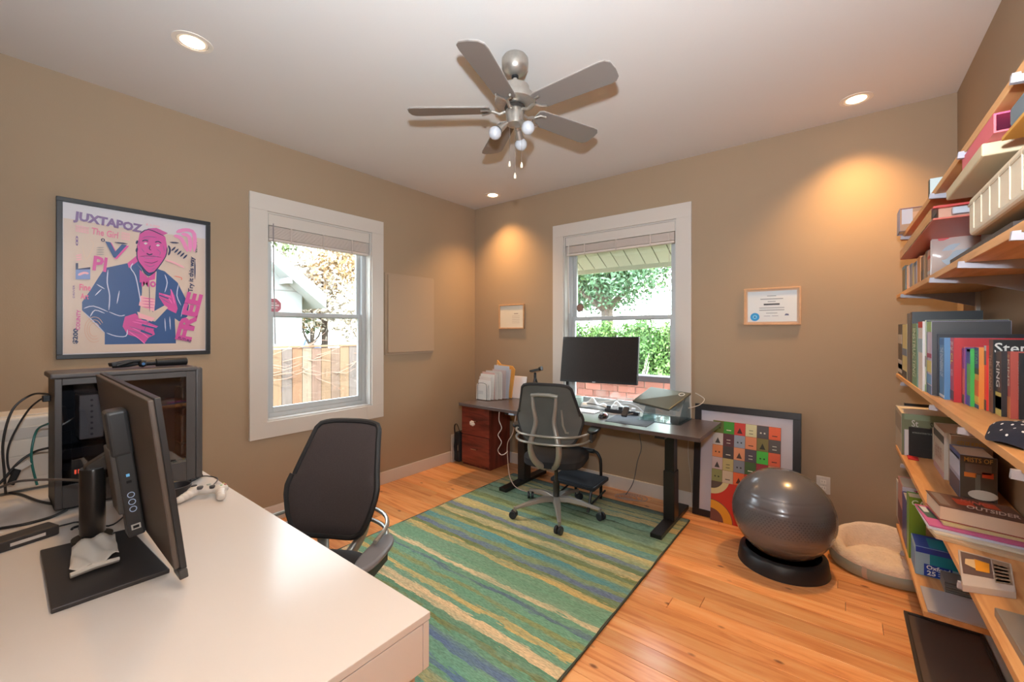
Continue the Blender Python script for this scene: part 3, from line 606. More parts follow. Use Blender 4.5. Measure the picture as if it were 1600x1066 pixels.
q5 = [q4[0]+Vector((.02, .0, .004)), q4[1]+Vector((.03, -.005, .004)), q4[1]+Vector((-.02, .01, .016)), q4[0]+Vector((-.02, .012, .016))]
MB().tube([q5[0]+Z*.008, (q5[0]+q5[1])/2+Z*.012, q5[1]+Z*.008], [.010, .012, .009], 8, flat=.7).build('rolled_edge', PAPER, rc, smooth=True)
# laptop power brick
a, b, c_ = at('z', DZ, 0, 866), at('z', DZ, 94, 835), at('z', DZ, 94, 815)
u = (b-Vector((1.31, -3.64, DZ))); u = Vector((b.x-a.x, b.y-a.y, 0)).normalized()
bk = thing('power_adapter', b, 'flat black power adapter with a white sticker at the left end of the white desk', 'adapter')
n_ = Vector((-u.y, u.x, 0));
if n_.x > 0: n_ = -n_
bl = .17
MB().obox(b-u*bl/2+n_*.036+Z*.017, u*bl/2, n_*.035, Z*.0165).build('brick', M((58, 54, 54), .45), bk, bevel=.005)
MB().obox(b-u*.075+n_*.0006+Z*.017, u*.040, n_*.0006, Z*.005).build('sticker', M((222, 214, 208), .5), bk)
MB().tube(smoothpath([b+n_*.036+Z*.017, b+u*.03+n_*.03+Z*.016, at('z', DZ+.004, 125, 816), at('z', DZ+.004, 170, 822), at('z', DZ+.004, 195, 806)], 5), .0028, 6).build('cord', BLACK, bk, smooth=True)
# game controller
ct = thing('game_controller', at('z', DZ, 325, 778), 'white game controller lying on the white desk beside the large monitor', 'controller')
CW = M((222, 214, 206), .4); gc = at('z', DZ, 325, 776); ga = math.radians(30)
gx = (at('z', DZ, 366, 762)-at('z', DZ, 288, 768)); gx.z = 0; gx.normalize(); gy = Vector((-gx.y, gx.x, 0))
if gy.x < 0: gy = -gy      # towards the viewer / the grips
bm = bmesh.new()
def blob(bm, c, r, s):
    ret = bmesh.ops.create_uvsphere(bm, u_segments=18, v_segments=12, radius=r)
    for v in ret['verts']: v.co = Vector(c)+gx*v.co.x*s[0]+gy*v.co.y*s[1]+Z*v.co.z*s[2]
blob(bm, gc-ORG[ct.name]+Z*.030, .04, (1.35, .75, .42)); blob(bm, gc-ORG[ct.name]+Z*.029-gx*.045+gy*.002, .03, (1, 1.0, .62)); blob(bm, gc-ORG[ct.name]+Z*.029+gx*.045+gy*.002, .03, (1, 1.0, .62))
for s_ in (-1, 1):
    for t in range(4): blob(bm, gc-ORG[ct.name]+gx*s_*(.052+.007*t)+gy*(.016+.016*t)+Z*(.026-.003*t), .021-.0015*t, (1, 1, .85))
me = bpy.data.meshes.new('controller_body'); bm.to_mesh(me); bm.free(); me.materials.append(CW)
o = bpy.data.objects.new('controller_body', me); COL.objects.link(o); o.parent = ct
md = o.modifiers.new('r', 'REMESH'); md.mode = 'VOXEL'; md.voxel_size = .0022; md.use_smooth_shade = True
sm = o.modifiers.new('s', 'SMOOTH'); sm.iterations = 6; sm.factor = .6
for nm, dx, dy, rad, m_ in (('thumbstick', -.052, -.004, .010, M((70, 66, 66), .5)), ('thumbstick', .022, .016, .010, M((70, 66, 66), .5)), ('direction_pad', -.022, .016, .011, M((96, 92, 92), .4)), ('guide_button', 0, -.008, .008, M((170, 178, 170), .3))):
    q = gc+gx*dx+gy*dy+Z*.045; MB().cyl(q-Z*.006, q+Z*.005, rad, n=16).build(nm, m_, ct, smooth=True, bevel=.001)
for dx, dy, cc_ in ((.052, .008, (120, 190, 120)), (.062, -.003, (200, 120, 110)), (.042, -.003, (120, 150, 200)), (.052, -.014, (210, 200, 120))):
    q = gc+gx*dx+gy*dy+Z*.043; MB().cyl(q-Z*.004, q+Z*.004, .0045, n=12).build('face_button', M(cc_, .4), ct, smooth=True)
MB().tube(smoothpath([gc-gy*.025+Z*.03, at('z', DZ+.004, 340, 748), at('z', DZ+.004, 318, 744), at('z', DZ+.004, 300, 752), at('z', DZ+.004, 270, 760)], 6), .0025, 6).build('cord', BLACK, ct, smooth=True)
# black ring-shaped cup holder
rg = at('z', DZ, 273, 776)
o = MB().lathe([(.045, 0), (.052, 0), (.058, .045), (.056, .048), (.052, .045), (.045, .004)], rg, 32).build('desk_tray', M((52, 48, 48), .4), smooth=True)
tag(o, 'round black open dish on the white desk beside the computer tower', 'dish')
# cables behind the desk things
CB = M((40, 37, 37), .45)
def cable(pts, r, mat, label, name='cable', cat='cable', group=None):
    o = MB().tube(smoothpath(pts, 6), r, 7).build(name, mat, smooth=True); return tag(o, label, cat, group)
cz = DZ+.005
xq = .72
def cx_(px, py, x=xq): return at('x', x, px, py)
cable([cx_(74, 616, .83), cx_(50, 617), cx_(20, 640), cx_(5, 690), cx_(7, 740), cx_(9, 772)], .0042, CB, 'thin black cable looping from the tower top plug over the printer side')
cable([cx_(74, 618, .83), cx_(45, 640), cx_(16, 690), cx_(12, 725), cx_(22, 750)], .0036, CB, 'thinner black cable crossing just inside the looping one at the tower back')
cable([cx_(76, 662, .83), cx_(58, 672), cx_(50, 700), cx_(50, 725), cx_(58, 758)], .0042, M((20, 112, 104), .4), 'teal network cable hanging down behind the computer tower')
cable([cx_(76, 700, .83), cx_(55, 706), cx_(30, 722), cx_(5, 750), cx_(-8, 762)], .005, CB, 'thick black video cable with a white tag running left from the tower')
vg = cx_(22, 745); o = MB().obox(vg, (.008, .0, .0), (0, .010, .03), (0, -.010, .006)).build('cable_plug', BLACK, bevel=.004); tag(o, 'black cable plug hanging in front of the white printer', 'plug')
vg = cx_(36, 728); o = MB().obox(vg, (.006, 0, 0), (0, .018, .012), (0, -.006, .010)).build('cable_tag', M((222, 216, 210), .6), bevel=.002); tag(o, 'white tag on the thick black cable beside the tower', 'tag')
cable([at('x', 1.36, 140, 752), at('x', 1.2, 100, 750), at('x', 1.1, 60, 750), at('x', 1.05, 25, 753), at('x', 1.0, 0, 762)], .0045, M((92, 86, 84), .4), 'grey cable running left from the monitor stand column')
cable([at('z', cz, 112, 793), at('z', cz, 90, 789), at('z', cz, 60, 783), at('z', cz, 30, 772), at('z', cz, 5, 770)], .005, CB, 'black cable lying on the white desk under the computer tower')
cable([at('z', cz, 104, 797), at('z', cz, 80, 808), at('z', cz, 40, 819), at('z', cz, 0, 826)], .005, CB, 'black cable lying on the white desk beside the power adapter')
# ------------------------------------------------------------------ left wall: poster and access panel
INK = M((52, 88, 142), .35, coat=.3); PINK = M((204, 84, 158), .35, coat=.3); LPINK = M((236, 176, 190), .35, coat=.3); CREAM = M((208, 190, 178), .35, coat=.35); PURP = M((128, 104, 150), .35, coat=.3); DINK = M((40, 52, 92), .35, coat=.3); PWHT = M((208, 204, 210), .4, coat=.3)
po = thing('framed_poster', (.0, -2.975, 1.277), 'large framed poster with a pink-faced man in a blue jacket on the left wall', 'poster')
MB().frame((0.001, -3.33, 1.277), Y, Z, X, .708, .89, .024, .024).build('frame', M((44, 46, 50), .35), po, bevel=.002)
MB().box(.004, .008, -3.308, -2.644, 1.30, 2.145).build('poster_paper', PWHT, po)
_lay = [.0086]
def PP(px, py, lift=None):          # photo pixel of the print -> point on the print plane
    q = at('x', .008, px, py); q.x = _lay[0]; return q
def shape(pts, mat, name='print_shape', sc=None):
    _lay[0] += .00012
    if sc: ox, oy, s = sc; pts = [(ox+x/s, oy+y/s) for x, y in pts]
    mb = MB(); P_ = [PP(*p) for p in pts]; mb.add(P_, [tuple(range(len(P_)))]); return mb.build(name, mat, po)
def stroke(pts, w, mat, sc=None, name='print_line'):
    _lay[0] += .00006
    if sc: ox, oy, s = sc; pts = [(ox+x/s, oy+y/s) for x, y in pts]
    P_ = smoothpath([PP(*p) for p in pts], 3); mb = MB(); vs = []
    for i, p in enumerate(P_):
        d = (P_[min(i+1, len(P_)-1)]-P_[max(i-1, 0)]).normalized(); n_ = X.cross(d)*w/2*(1 if 0 < i < len(P_)-1 else .3); vs += [p+n_, p-n_]
    mb.add(vs, [(2*i, 2*i+1, 2*i+3, 2*i+2) for i in range(len(P_)-1)]); return mb.build(name, mat, po)
def ptext(s, cx, cy, w, h, mat, rot=0.0, sc=None, bold=.02):
    _lay[0] += .00008
    if sc: ox, oy, k = sc; cx, cy, w, h = ox+cx/k, oy+cy/k, w/k, h/k
    c = (PP(cx+w/2, cy)+PP(cx-w/2, cy))/2 if not rot or abs(rot) < 45 else PP(cx, cy); c.x = _lay[0]; pw = abs((PP(cx+w/2, cy)-PP(cx-w/2, cy)).y); ph = (PP(cx, cy-h/2)-PP(cx, cy+h/2)).length
    if abs(rot) > 45:
        pw_ = (PP(cx, cy-w/2)-PP(cx, cy+w/2)).length; ph_ = abs((PP(cx+h/2, cy)-PP(cx-h/2, cy)).y); pw, ph = pw_, ph_
    a = math.radians(rot); ux_ = Y*math.cos(a)+Z*math.sin(a); uy_ = -Y*math.sin(a)+Z*math.cos(a)
    return text(s, c, ux_, uy_, pw, ph, mat, po, 'printed_word', bold=bold)
S = (80, 300, 3.95)
shape([(75, 70), (950, 208), (950, 970), (75, 1000)], CREAM, 'print_ground', S)
shape([(75, 70), (950, 208), (950, 290), (560, 240), (75, 160)], PWHT, 'print_ground', S)
# torso, head, hands
shape([(330, 470), (470, 440), (545, 420), (640, 470), (700, 490), (780, 560), (810, 620), (850, 700), (840, 770), (790, 800), (762, 780), (770, 935), (330, 942), (330, 870), (190, 730), (190, 680), (240, 610), (290, 530)], INK, sc=S)
shape([(525, 440), (560, 480), (560, 620), (545, 760), (600, 800), (640, 700), (645, 600), (650, 490), (600, 520)], CREAM, sc=S)
shape([(545, 260), (600, 225), (660, 235), (705, 280), (715, 340), (705, 400), (670, 450), (640, 490), (600, 500), (560, 460), (530, 410), (530, 330)], PINK, sc=S)
shape([(560, 250), (600, 225), (650, 222), (720, 255), (690, 268), (640, 245)], M((200, 92, 160), .4), sc=S)
shape([(525, 395), (545, 420), (480, 470), (470, 440)], PINK, sc=S)
shape([(545, 480), (600, 530), (645, 490), (640, 540), (545, 560)], PINK, sc=S)
shape([(552, 640), (640, 665), (636, 740), (540, 700)], LPINK, sc=S)
shape([(455, 770), (520, 750), (560, 790), (660, 830), (630, 850), (640, 880), (600, 900), (575, 935), (540, 900), (470, 880), (440, 830)], PINK, sc=S)
shape([(665, 622), (735, 640), (740, 600), (760, 640), (780, 720), (770, 750), (710, 720), (665, 650)], PINK, sc=S)
shape([(530, 740), (610, 750), (700, 700), (720, 715), (640, 800), (540, 780)], CREAM, sc=S)
shape([(535, 745), (640, 780), (620, 800), (545, 775)], LPINK, sc=S)
for pts in ([(570, 318), (582, 310), (596, 318), (582, 326)], [(645, 330), (658, 322), (672, 330), (658, 338)]): shape(pts, PWHT, sc=S)
for pts, w in (([(560, 305), (580, 298), (600, 306)], .006), ([(640, 312), (660, 306), (680, 318)], .006), ([(588, 378), (605, 388), (625, 382)], .007), ([(612, 330), (605, 352), (618, 360)], .004), ([(545, 400), (600, 395), (680, 405)], .003), ([(570, 430), (620, 440), (660, 425)], .003), ([(545, 260), (600, 232), (700, 275)], .005), ([(530, 330), (530, 410), (560, 460), (600, 500), (640, 490), (705, 400), (715, 340)], .005)): stroke(pts, w, DINK, S)
for pts in ([(470, 850), (560, 880)], [(480, 830), (580, 860)], [(680, 640), (740, 665)], [(670, 652), (735, 690)], [(600, 800), (560, 880)]): stroke(pts, .004, PURP, S)
for pts in ([(505, 440), (490, 470), (520, 520), (545, 640), (550, 680)], [(350, 480), (345, 560), (360, 640), (355, 730)], [(200, 720), (260, 705), (350, 740)], [(340, 870), (400, 890), (460, 890), (470, 850)], [(240, 770), (270, 730), (330, 750)], [(700, 510), (715, 560), (700, 620)], [(785, 570), (775, 640), (800, 700)], [(355, 740), (420, 765), (455, 760)], [(420, 610), (405, 690)], [(280, 570), (330, 600)], [(270, 640), (310, 600)], [(205, 745), (330, 870)], [(700, 780), (705, 860)], [(730, 770), (735, 850)], [(820, 690), (800, 770)]): stroke(pts, .005, M((200, 206, 232), .4), S)
# shading strokes on face and hands
for pts in ([(562, 285), (600, 275), (650, 282)], [(572, 296), (610, 290)], [(555, 350), (575, 372)], [(648, 352), (672, 372), (668, 390)], [(575, 445), (610, 462), (640, 450)], [(600, 330), (596, 350)], [(690, 330), (698, 370)], [(620, 480), (640, 470)], [(545, 300), (540, 340)], [(628, 395), (655, 402)], [(566, 402), (590, 410), (640, 408)]): stroke(pts, .003, PURP, S)
for pts in ([(722, 330), (732, 360), (722, 392)], [(532, 300), (524, 322)], [(530, 345), (524, 372)]): stroke(pts, .010, DINK, S)
for pts in ([(500, 800), (560, 815), (650, 838)], [(500, 840), (560, 870), (600, 902)], [(480, 862), (540, 905), (578, 938)], [(520, 790), (600, 800)], [(668, 640), (720, 655), (745, 690)], [(735, 600), (748, 640), (760, 690)], [(690, 632), (742, 652)]): stroke(pts, .0045, M((236, 120, 196), .4), S)
shape([(560, 815), (660, 842), (655, 850), (556, 826)], INK, sc=S); shape([(555, 850), (625, 878), (620, 886), (548, 862)], INK, sc=S); shape([(668, 634), (725, 655), (722, 661), (665, 641)], INK, sc=S)
stroke([(600, 520), (605, 620), (606, 740)], .003, DINK, S); stroke([(560, 470), (575, 500), (600, 520)], .006, DINK, S); stroke([(650, 480), (628, 502), (600, 520)], .006, DINK, S)
for k in range(4): stroke([(560, 655+18*k), (640, 662+18*k)], .004, PINK, S)
# lettering
ptext('JUXTAPOZ', 348, 196, 425, 70, PURP, -10.0+6, S, bold=.05)
ptext('The Girl', 330, 255, 165, 42, M((222, 130, 160), .4), -4, S)
for k, (x, y, w, h) in enumerate(((190, 232, 82, 44), (458, 275, 52, 50))):
    for j in range(3): ptext(('THE RIGHT', 'WORD OR', 'NOTHING')[j] if 0 else '=====' , x, y-h/2+h*(j+.5)/3, w, h/4.5, LPINK, -4, S)
ptext('V', 402, 368, 145, 95, PINK, -5, S, bold=.03); ptext('V', 393, 362, 135, 90, INK, -5, S, bold=.03)
ptext('Pl', 300, 445, 85, 90, PINK, -5, S, bold=.03)
ptext('0', 158, 292, 40, 16, PURP, 90, S); ptext('0', 158, 314, 40, 16, PURP, 90, S); ptext('0', 318, 298, 26, 22, DINK, 0, S)
ptext('FREE', 850, 770, 300, 100, PINK, 78, S, bold=.05)
ptext('Try it this way', 866, 510, 220, 38, DINK, 88, S, bold=.03)
stroke([(885, 420), (885, 540)], .007, DINK, S); ptext('NEVER', 893, 345, 66, 12, DINK, -90, S)
ptext('$200', 150, 890, 95, 36, DINK, 88, S, bold=.04); ptext('COUNTY', 166, 790, 125, 26, PINK, 88, S, bold=.03)
ptext('Fine', 208, 590, 70, 40, M((222, 110, 150), .4), 0, S); ptext('Art', 205, 645, 50, 36, M((222, 110, 150), .4), 0, S)
ptext('Mo', 600, 560, 90, 55, PINK, 0, S, bold=.03); ptext('FUTURE', 822, 912, 85, 16, DINK, -22, S)
ptext('DRIVER', 138, 615, 80, 12, PURP, 90, S); ptext('$ 2,000', 625, 210, 85, 14, LPINK, -3, S)
shape([(150, 480), (240, 478), (240, 540), (150, 540)], M((130, 150, 200), .4), sc=S); shape([(150, 440), (165, 440), (165, 475), (240, 465), (240, 478), (150, 480)], DINK, sc=S)
stroke([(165, 515), (200, 500), (230, 505)], .012, LPINK, S)
for pts in ([(770, 250), (830, 235), (880, 260), (880, 370)], [(755, 270), (800, 290), (840, 370)], [(800, 260), (850, 280), (855, 370)]): stroke(pts, .022, M((228, 140, 190), .4), S)
for k in range(5): stroke([(740+18*k, 365+12*k), (765+18*k, 340+12*k)], .009, DINK, S)
stroke([(730, 312), (785, 316)], .009, DINK, S); stroke([(700, 420), (760, 440), (820, 470)], .012, LPINK, S); stroke([(390, 312), (470, 322)], .008, DINK, S)
for k in range(4): stroke([(278, 345+14*k), (325, 345+14*k)], .005, M((150, 150, 150), .4), S)
for k in range(3): stroke([(150, 395+14*k), (188, 388+14*k)], .006, LPINK, S)
for r_ in (32, 46, 60): stroke([(265+r_*math.cos(t), 850+r_*1.3*math.sin(t)) for t in [i*PI/6 for i in range(2, 12)]], .003, M((206, 170, 150), .4), S)
stroke([(190, 330), (215, 420), (260, 330), (240, 300)], .003, M((214, 190, 170), .4), S); stroke([(755, 520), (800, 530), (800, 545)], .006, M((220, 130, 120), .4), S)
pn = thing('wall_panel', (0, -.94, 1.21), 'beige flat access panel mounted on the left wall between window and corner', 'panel')
PM = M((170, 146, 122), .6)
MB().frame((0.0, -1.236, 1.205), Y, Z, X, .592, .775, .034, .012).build('panel_frame', PM, pn, bevel=.002)
MB().box(.004, .030, -1.212, -.652, 1.225, 1.965).build('panel_door', PM, pn, bevel=.003)
# framed certificates on the back wall
OAK = M((196, 152, 110), .5, noise=.1, nscale=30.0)
def cert(x0, x1, z0, z1, label, kind):
    r = thing('framed_certificate', ((x0+x1)/2, 0, z0), label, 'certificate')
    MB().frame((x0, -.001, z0), X, Z, -Y, x1-x0, z1-z0, .012, .020).build('frame', OAK, r, bevel=.002)
    MB().box(x0+.01, x1-.01, -.008, -.002, z0+.01, z1-.01).build('mount_board', M((206, 172, 142), .7), r)
    m_ = .024 if kind else .014
    MB().box(x0+m_, x1-m_, -.0095, -.0085, z0+m_, z1-m_).build('certificate_paper', M((214, 218, 220) if kind else (222, 212, 194), .6), r)
    cx, w, h = (x0+x1)/2, x1-x0, z1-z0; yy = -.0098
    if kind:
        for dz, ww, hh in ((.78, .16, .006), (.70, .40, .007), (.63, .14, .006), (.46, .44, .006), (.40, .44, .007), (.32, .2, .005)):
            MB().box(cx-w*ww/2, cx+w*ww/2, yy-.0003, yy, z0+h*dz-hh/2, z0+h*dz+hh/2).build('text_line', M((150, 156, 160), .6), r)
        MB().box(cx-w*.14, cx+w*.14, yy-.0004, yy, z0+h*.555-.006, z0+h*.555+.006).build('name_line', M((70, 74, 80), .6), r)
        MB().cyl((x0+w*.2, yy-.0006, z0+h*.22), (x0+w*.2, yy, z0+h*.22), .030, n=24).build('blue_seal', M((28, 142, 206), .5), r)
        MB().cyl((x0+w*.2, yy-.001, z0+h*.22), (x0+w*.2, yy-.0005, z0+h*.22), .015, n=20).build('seal_center', M((110, 190, 226), .5), r)
        MB().prism([(x0+w*.2-.008, yy-.0012, z0+h*.22-.006), (x0+w*.2+.008, yy-.0012, z0+h*.22-.006), (x0+w*.2, yy-.0012, z0+h*.22+.01)], (0, -.0004, 0)).build('seal_mark', M((20, 90, 170), .5), r)
        for k, q in enumerate((.42, .56)): MB().box(x0+w*q-.02, x0+w*q+.02, yy-.0004, yy, z0+h*.24-.001, z0+h*.24+.002).build('signature', M((130, 130, 150), .6), r)
        MB().prism([(x0+w*.72, yy, z0+h*.25), (x0+w*.76, yy, z0+h*.25), (x0+w*.80, yy, z0+h*.25), (x0+w*.79, yy, z0+h*.29), (x0+w*.745, yy, z0+h*.30)], (0, -.0004, 0)).build('crest', M((96, 100, 130), .6), r)
    else:
        MB().box(cx+w*.10, cx+w*.26, yy-.0004, yy, z0+h*.62-.003, z0+h*.62+.003).build('text_line', M((120, 90, 70), .6), r)
        for k in range(5): MB().box(cx+w*.02, cx+w*.32, yy-.0003, yy, z0+h*(.52-.07*k)-.0015, z0+h*(.52-.07*k)+.0015).build('text_line', M((180, 160, 140), .6), r)
cert(2.792, 3.148, 1.476, 1.748, 'pale certificate with a round blue seal in an oak frame, right of the back window', 1)
cert(.379, .724, 1.455, 1.720, 'small cream document in a thin oak frame, left of the back window', 0)
ol = thing('wall_outlet', (3.275, 0, .32), 'white duplex wall outlet low on the back wall behind the exercise ball', 'outlet')
MB().box(3.235, 3.312, -.006, 0, .315, .432).build('cover_plate', TRIM, ol, bevel=.002)
for z in (.352, .395):
    q = MB().box(3.257, 3.290, -.009, -.005, z-.014, z+.014).build('socket_face', M((226, 218, 208), .4), ol, bevel=.003)
    for dx in (-.007, .007): MB().box(3.2735+dx-.001, 3.2735+dx+.001, -.0096, -.0088, z-.002, z+.008).build('slot', BLACK, q)
MB().cyl((3.2735, -.0075, .3735), (3.2735, -.0055, .3735), .003, n=8).build('screw', SILVER, ol)

# ------------------------------------------------------------------ dark standing desk
KM = M((82, 68, 64), .28, noise=.08, nscale=3.0, stretch=(1, 12, 12), coat=.2)
DT = .735
sd = thing('standing_desk', (1.54, -.36, 0), 'dark brown standing desk with black T-shaped legs under the back window', 'desk')
MB().box(.44, 2.65, -.70, -.085, DT-.028, DT).build('desk_top', KM, sd, bevel=.002)
LB = M((36, 33, 32), .35, .2)
for x in (1.02, 2.375):
    MB().box(x-.04, x+.04, -.735, -.09, 0.014, .045).build('foot_bar', LB, sd, bevel=.004)
    MB().box(x-.04, x+.04, -.46, -.36, .045, .40).build('outer_leg', LB, sd, bevel=.003)
    MB().box(x-.034, x+.034, -.45, -.37, .40, .68).build('inner_leg', M((30, 28, 28), .3, .3), sd, bevel=.002)
    MB().box(x-.035, x+.035, -.66, -.10, .68, DT-.028).build('support_arm', LB, sd, bevel=.002)
MB().box(1.055, 2.34, -.44, -.38, .67, DT-.030).build('cross_beam', LB, sd, bevel=.002)
MB().box(1.06, 1.12, -.70, -.64, DT-.045, DT-.028).build('control_pad', M((150, 160, 175), .4), sd, bevel=.003)
# ------------------------------------------------------------------ filing cabinet
CHERRY = wood_mat('cherry', (82, 30, 20), (116, 46, 34), (134, 60, 44), .35, (10, 10, 1.5), knots=False, rnd=.1, coat=.2)
CHERRYH = wood_mat('cherry_front', (84, 30, 22), (126, 52, 40), (142, 64, 48), .35, (2, 10, 14), knots=False, rnd=.1, coat=.2)
fc = thing('filing_cabinet', (.35, -.19, 0), 'two-drawer cherry wood filing cabinet in the far left corner', 'cabinet')
MB().box(.155, .545, -.352, -.03, 0, .645).build('body', CHERRY, fc, bevel=.001)
MB().box(.150, .55, -.374, -.02, .645, .665).build('top', CHERRY, fc, bevel=.002)
for z0_, z1_, hz in ((.335, .64, .488), (.03, .327, .195)):
    d_ = MB().box(.156, .544, -.371, -.352, z0_, z1_).build('drawer', CHERRYH, fc, bevel=.002)
    MB().tube([(.31, -.371, hz), (.31, -.392, hz), (.385, -.392, hz), (.385, -.371, hz)], .0045, 8).build('handle', M((206, 190, 180), .25, .9), d_, smooth=True)
q = thing('ceramic_ornament', (.335, -.395, .46), 'small white shell-shaped ornament hanging on the upper drawer handle of the filing cabinet', 'ornament')
mb = MB()
for dx, dz, r_ in ((-.012, -.012, .018), (.012, -.016, .02), (.03, -.012, .014), (.0, .006, .016), (-.02, .002, .010), (.016, .008, .012)): mb.sphere((.335+dx, -.405, .475+dz), r_, 12, 8, sy=.55)
mb.build('shell', M((232, 222, 214), .4), q, smooth=True)
# dark bag and boards left of the cabinet
bg_ = thing('laptop_bag', (.08, -.22, 0), 'black shoulder bag standing between the filing cabinet and the left wall', 'bag')
MB().box(.035, .13, -.38, -.06, .012, .33).build('bag_body', M((32, 30, 30), .8), bg_, bevel=.02, seg=3)
MB().tube(smoothpath([(.05, -.37, .30), (.06, -.385, .40), (.10, -.385, .42), (.13, -.37, .32)], 4), .007, 6, flat=.4).build('bag_handle', BLACK, bg_, smooth=True)
MB().tube(smoothpath([(.09, -.385, .33), (.07, -.395, .18), (.10, -.395, .05)], 4), .010, 6, flat=.4).build('bag_strap', M((20, 20, 20), .7), bg_, smooth=True)
MB().box(.112, .118, -.392, -.388, .14, .2).build('bag_buckle', SILVER, bg_)
o = MB().box(.018, .032, -.40, -.10, 0, .30).build('foam_board', M((196, 184, 172), .7), bevel=.001); tag(o, 'thin light board standing against the left wall beside the black bag', 'board')
o = MB().frame((.02, -.03, .0), X, Z, -Y, .11, .43, .014, .012).build('leaning_picture', M((60, 44, 34), .5)); tag(o, 'narrow dark picture frame standing behind the black bag in the corner', 'frame')

# ------------------------------------------------------------------ things on the standing desk
ms = thing('mail_sorter', (.53, -.30, DT), 'wire mail sorter stuffed with letters at the left end of the standing desk', 'sorter')
WIRE = M((62, 60, 60), .3, .8)
sy0 = -.46
for k in range(6):
    y_ = sy0+.05*k; h_ = .17+.006*k
    MB().tube(smoothpath([(.47, y_, DT+.004), (.47, y_, DT+h_*.8), (.49, y_, DT+h_), (.57, y_, DT+h_), (.59, y_, DT+h_*.8), (.59, y_, DT+.004)], 3), .0022, 6).build('wire_loop', WIRE, ms, smooth=True)
for x in (.47, .59): MB().tube([(x, sy0, DT+.004), (x, sy0+.28, DT+.004)], .003, 6).build('base_rail', WIRE, ms)
rr = random.Random(11)
envs = [(-.455, .445, .60, .16, (214, 206, 198)), (-.44, .455, .62, .20, (222, 214, 206)), (-.425, .46, .61, .235, (214, 200, 190)), (-.405, .452, .635, .26, (226, 218, 208)), (-.39, .465, .63, .28, (208, 168, 158)), (-.37, .46, .65, .27, (224, 216, 206)), (-.35, .47, .64, .29, (200, 192, 184)), (-.325, .47, .67, .285, (222, 214, 204)), (-.30, .48, .66, .265, (210, 206, 200)), (-.275, .50, .68, .30, (196, 176, 172)), (-.25, .50, .70, .34, (190, 190, 196))]
for k, (y_, x0, x1, h_, c_) in enumerate(envs):
    lean = rr.uniform(-.02, .02); xx = rr.uniform(-.006, .006)
    o = MB().prism([(x0+xx, y_, DT+.006), (x1+xx, y_+.002, DT+.006), (x1+xx+lean*.5, y_+.012, DT+h_-.01*rr.random()), (x0+xx+lean*.5, y_+.010, DT+h_)], (0, .0045, 0)).build('letter', M(c_, .85))
    tag(o, ('cream small', 'pale wide', 'beige', 'white tall', 'pinkish', 'off-white', 'grey', 'cream tall', 'light grey', 'mauve grey', 'bluish grey')[k]+' letter in the wire mail sorter, '+('foremost', 'second from the front', 'third from the front', 'fourth from the front', 'fifth from the front', 'sixth from the front', 'seventh from the front', 'fourth from the back', 'third from the back', 'second from the back', 'rearmost')[k], 'letter', 'letters in the mail sorter')
    for j in range(3): MB().box(x0+.03, x0+.09, y_+.003+j*.0-.0012, y_+.0035, DT+h_*.55-.012*j, DT+h_*.55-.012*j+.003).build('address_line', M((150, 146, 150), .8), o) if k < 3 else None
o = MB().prism([(.50, -.20, DT+.03), (.70, -.205, DT+.005), (.735, -.19, DT+.30), (.70, -.19, DT+.335), (.55, -.19, DT+.345), (.50, -.19, DT+.39), (.485, -.19, DT+.31)], (0, .014, 0)).build('manila_envelope', M((226, 160, 76), .7), bevel=.002); tag(o, 'large orange padded envelope standing at the back of the mail sorter', 'envelope')
o = MB().prism([(.51, -.222, DT+.03), (.675, -.222, DT+.02), (.70, -.208, DT+.30), (.56, -.208, DT+.31), (.515, -.208, DT+.345)], (0, .006, 0)).build('stapled_papers', M((206, 200, 206), .8)); tag(o, 'grey printed papers standing just in front of the orange envelope', 'papers')
t_ = thing('photo_tablet', (.70, -.09, DT), 'white upright tablet frame leaning at the back of the standing desk beside the mail sorter', 'tablet')
MB().prism([(.575, -.145, DT), (.825, -.145, DT), (.825, -.105, DT+.225), (.575, -.105, DT+.225)], (0, .010, .002)).build('tablet_back', M((224, 220, 222), .35), t_, bevel=.006, seg=3)
MB().prism([(.68, -.13, DT), (.72, -.13, DT), (.72, -.09, DT), (.68, -.09, DT)], (0, 0, .006)).build('rear_prop', M((200, 198, 198), .4), t_)
tr = thing('mini_tripod', (.99, -.19, DT), 'black mini tripod with a phone clamp standing on the standing desk behind the grey chair', 'tripod')
tz = DT+.245
for a in (0.4, 2.5, 4.6):
    u = Vector((math.cos(a), math.sin(a), 0)); MB().tube([Vector((.99, -.19, tz)), Vector((.99, -.19, tz-.1))+u*.035, Vector((.99, -.19, DT+.006))+u*.095], [.009, .008, .006], 8).build('leg', BLACK, tr, smooth=True)
MB().cyl((.99, -.19, tz-.01), (.99, -.19, tz+.02), .014, n=12).sphere((.99, -.19, tz+.03), .014).build('ball_head', BLACK, tr, smooth=True)
MB().obox((.995, -.19, tz+.065), (.05, 0, .012), (0, .010, 0), (-.003, 0, .012)).build('phone_clamp', BLACK, tr, bevel=.003)
MB().cyl((.945, -.19, tz+.055), (.928, -.19, tz+.052), .010, n=10).cyl((1.04, -.19, tz+.08), (1.07, -.19, tz+.088), .018, .022, n=12).build('clamp_knob', BLACK, tr, smooth=True)
